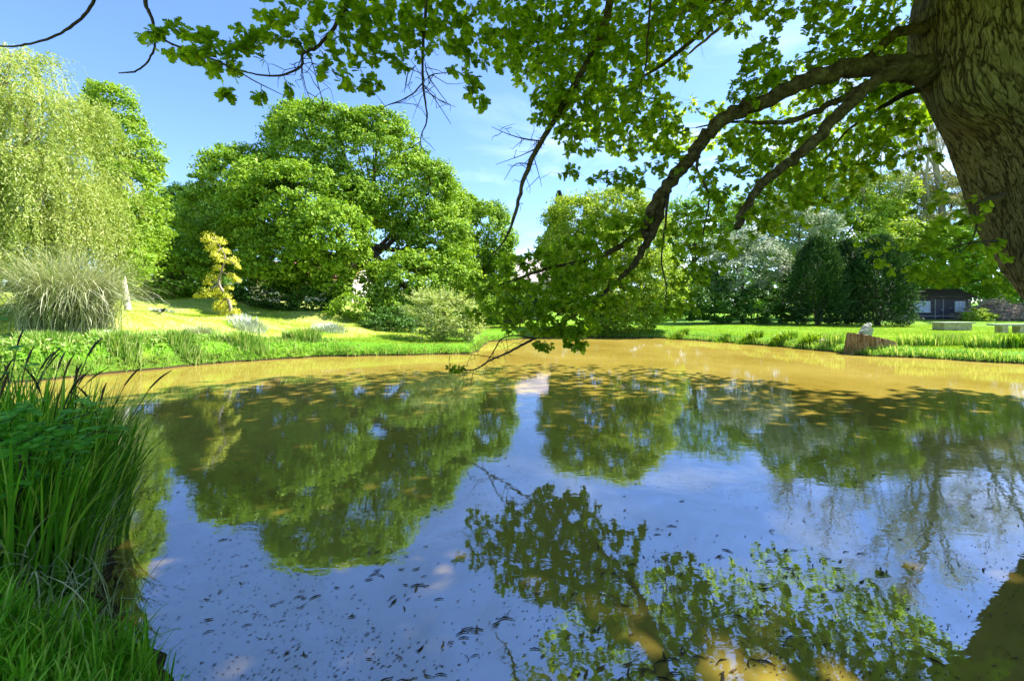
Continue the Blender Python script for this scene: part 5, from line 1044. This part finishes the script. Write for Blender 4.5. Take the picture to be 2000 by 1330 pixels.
# bird on the lawn: black and white, head down
def bird():
    D = 17.2; c = np.array(B(314, D)); o = empty('magpie', c, 'black and white bird walking on the left lawn', 'bird')
    rings = [(-.20, .030, .012), (-.14, .055, .05), (-.05, .075, .085), (.03, .080, .095), (.10, .095, .075), (.135, .125, .048), (.155, .150, .042), (.185, .158, .036), (.205, .150, .014), (.235, .140, .003)]
    mb = MB(); mb.tube([c + [x * .9, 0, .07 + z * 1.0] for x, z, r in rings], [max(r * .85, .004) for _, _, r in rings], k=12, sub=3); mb.build('body', M['birdblack'], o, smooth=True)
    mb = MB(); mb.tube([c + [-.17, 0, .10], c + [-.28, 0, .125], c + [-.40, .0, .15]], [.03, .022, .012], k=6); mb.build('tail', M['birdblack'], o)
    for sg in (-1, 1):
        mb = MB(); mb.tube([c + [.02, .02 * sg, .08], c + [.01, .025 * sg, .04], c + [.02, .025 * sg, 0]], [.008, .006, .006], k=5); mb.build('leg', M['birdblack'], o)
    for sg in (-1, 1):
        mb = MB(); mb.tube([c + [.07, .060 * sg, .13], c + [.0, .072 * sg, .14], c + [-.08, .058 * sg, .13]], [.02, .035, .012], k=7, sub=3); mb.build('wing_patch', M['white'], o, smooth=True)
    mb = MB(); mb.tube([c + [.05, 0, .085], c + [-.02, 0, .07], c + [-.08, 0, .08]], [.03, .055, .03], k=8, sub=2); mb.build('belly', M['white'], o, smooth=True)
M['birdblack'] = rough_mat('black_feather', [(.012, .012, .015), (.03, .03, .035)], 20, bump=.1)
bird()

# ------------------------------------------------------------------ floating dead leaves and twigs
def debris():
    var = []
    for k in range(7):
        mb = MB(); L = rs.uniform(.014, .045)
        if k < 4:
            n = 5; p = np.array([[-L, 0, .002], [0, rs.uniform(-.3, .3) * L, .003], [L, rs.uniform(-.4, .4) * L, .002]]); mb.tube(p, [.0025, .005, .002], k=4, sub=3)
        else:
            mb.addm([(-L, 0, .001), (-.3 * L, -.22 * L, .004), (.5 * L, -.12 * L, .003), (L, .05 * L, .006), (.4 * L, .2 * L, .002), (-.5 * L, .15 * L, .005)], [[0, 1, 2, 3, 4, 5]])
        o = mb.build('floating_leaf' if k >= 4 else 'floating_twig', M['debris']); var.append(o)
    used = [False] * 7; cnt = 0
    drift = [(rs.uniform(330, 2000), 860 + 470 * rs.rand() ** .8) for _ in range(30)]
    while cnt < 285:
        px = rs.uniform(300, 2040); py = 790 + 540 * rs.rand() ** .7
        if rs.rand() < .6:
            q = drift[rs.randint(30)]; u = rs.normal(); px = q[0] + 55 * u + 12 * rs.normal(); py = min(1330, q[1] - 20 * u + 10 * rs.normal())
        D = F * CAMZ / (py - HOR); x = (px - 1000) * D / F
        if float(seg_sd(np.array([x]), np.array([D]))[0]) > -.15: continue
        if wob(np.array([x * 1.2]), np.array([D * 1.2]), 1.6)[0] < -.1 and rs.rand() < .75: continue
        k = rs.randint(7); src = var[k]
        if used[k]: o = src.copy(); COL.objects.link(o)
        else: o = src; used[k] = True
        o.location = (x, D, .003); o.rotation_euler = (0, 0, rs.normal(.55, .5)); sc_ = rs.uniform(.45, 1.1); o.scale = (sc_, sc_, sc_)
        tag(o, 'small dark dead leaf floating on the water' if k >= 4 else 'thin dark dead twig floating on the water', 'leaf' if k >= 4 else 'twig', 'dead leaves and twigs floating on the pond'); cnt += 1
    # finer litter nobody could count
    n = 8000; mb = MB(); py = 745 + 585 * rs.rand(n) ** .8; px = rs.uniform(250, 2050, n); Dd = F * CAMZ / (py - HOR); X = (px - 1000) * Dd / F; k = (seg_sd(X, Dd) < -.1) & (wob(X, Dd, 2.3, 1) + .5 * rs.normal(size=n) > .25)
    C = np.stack([X, Dd, np.full(n, .003)], -1)[k]; n = len(C); kites(mb, C, np.tile([0, 0, 1.], (n, 1)) , rs.uniform(.008, .03, n), asp=.24, fold=0, axis_=np.tile([.85, .5, 0.], (n, 1)) , tint=rs.rand(n), axj=.4)
    tag(mb.build('floating_litter', M['debris']), 'fine specks of plant litter scattered over the water surface', 'litter', None, 'stuff')
debris()
print('faces', sum(len(o.data.polygons) for o in bpy.data.objects if o.type == 'MESH'))
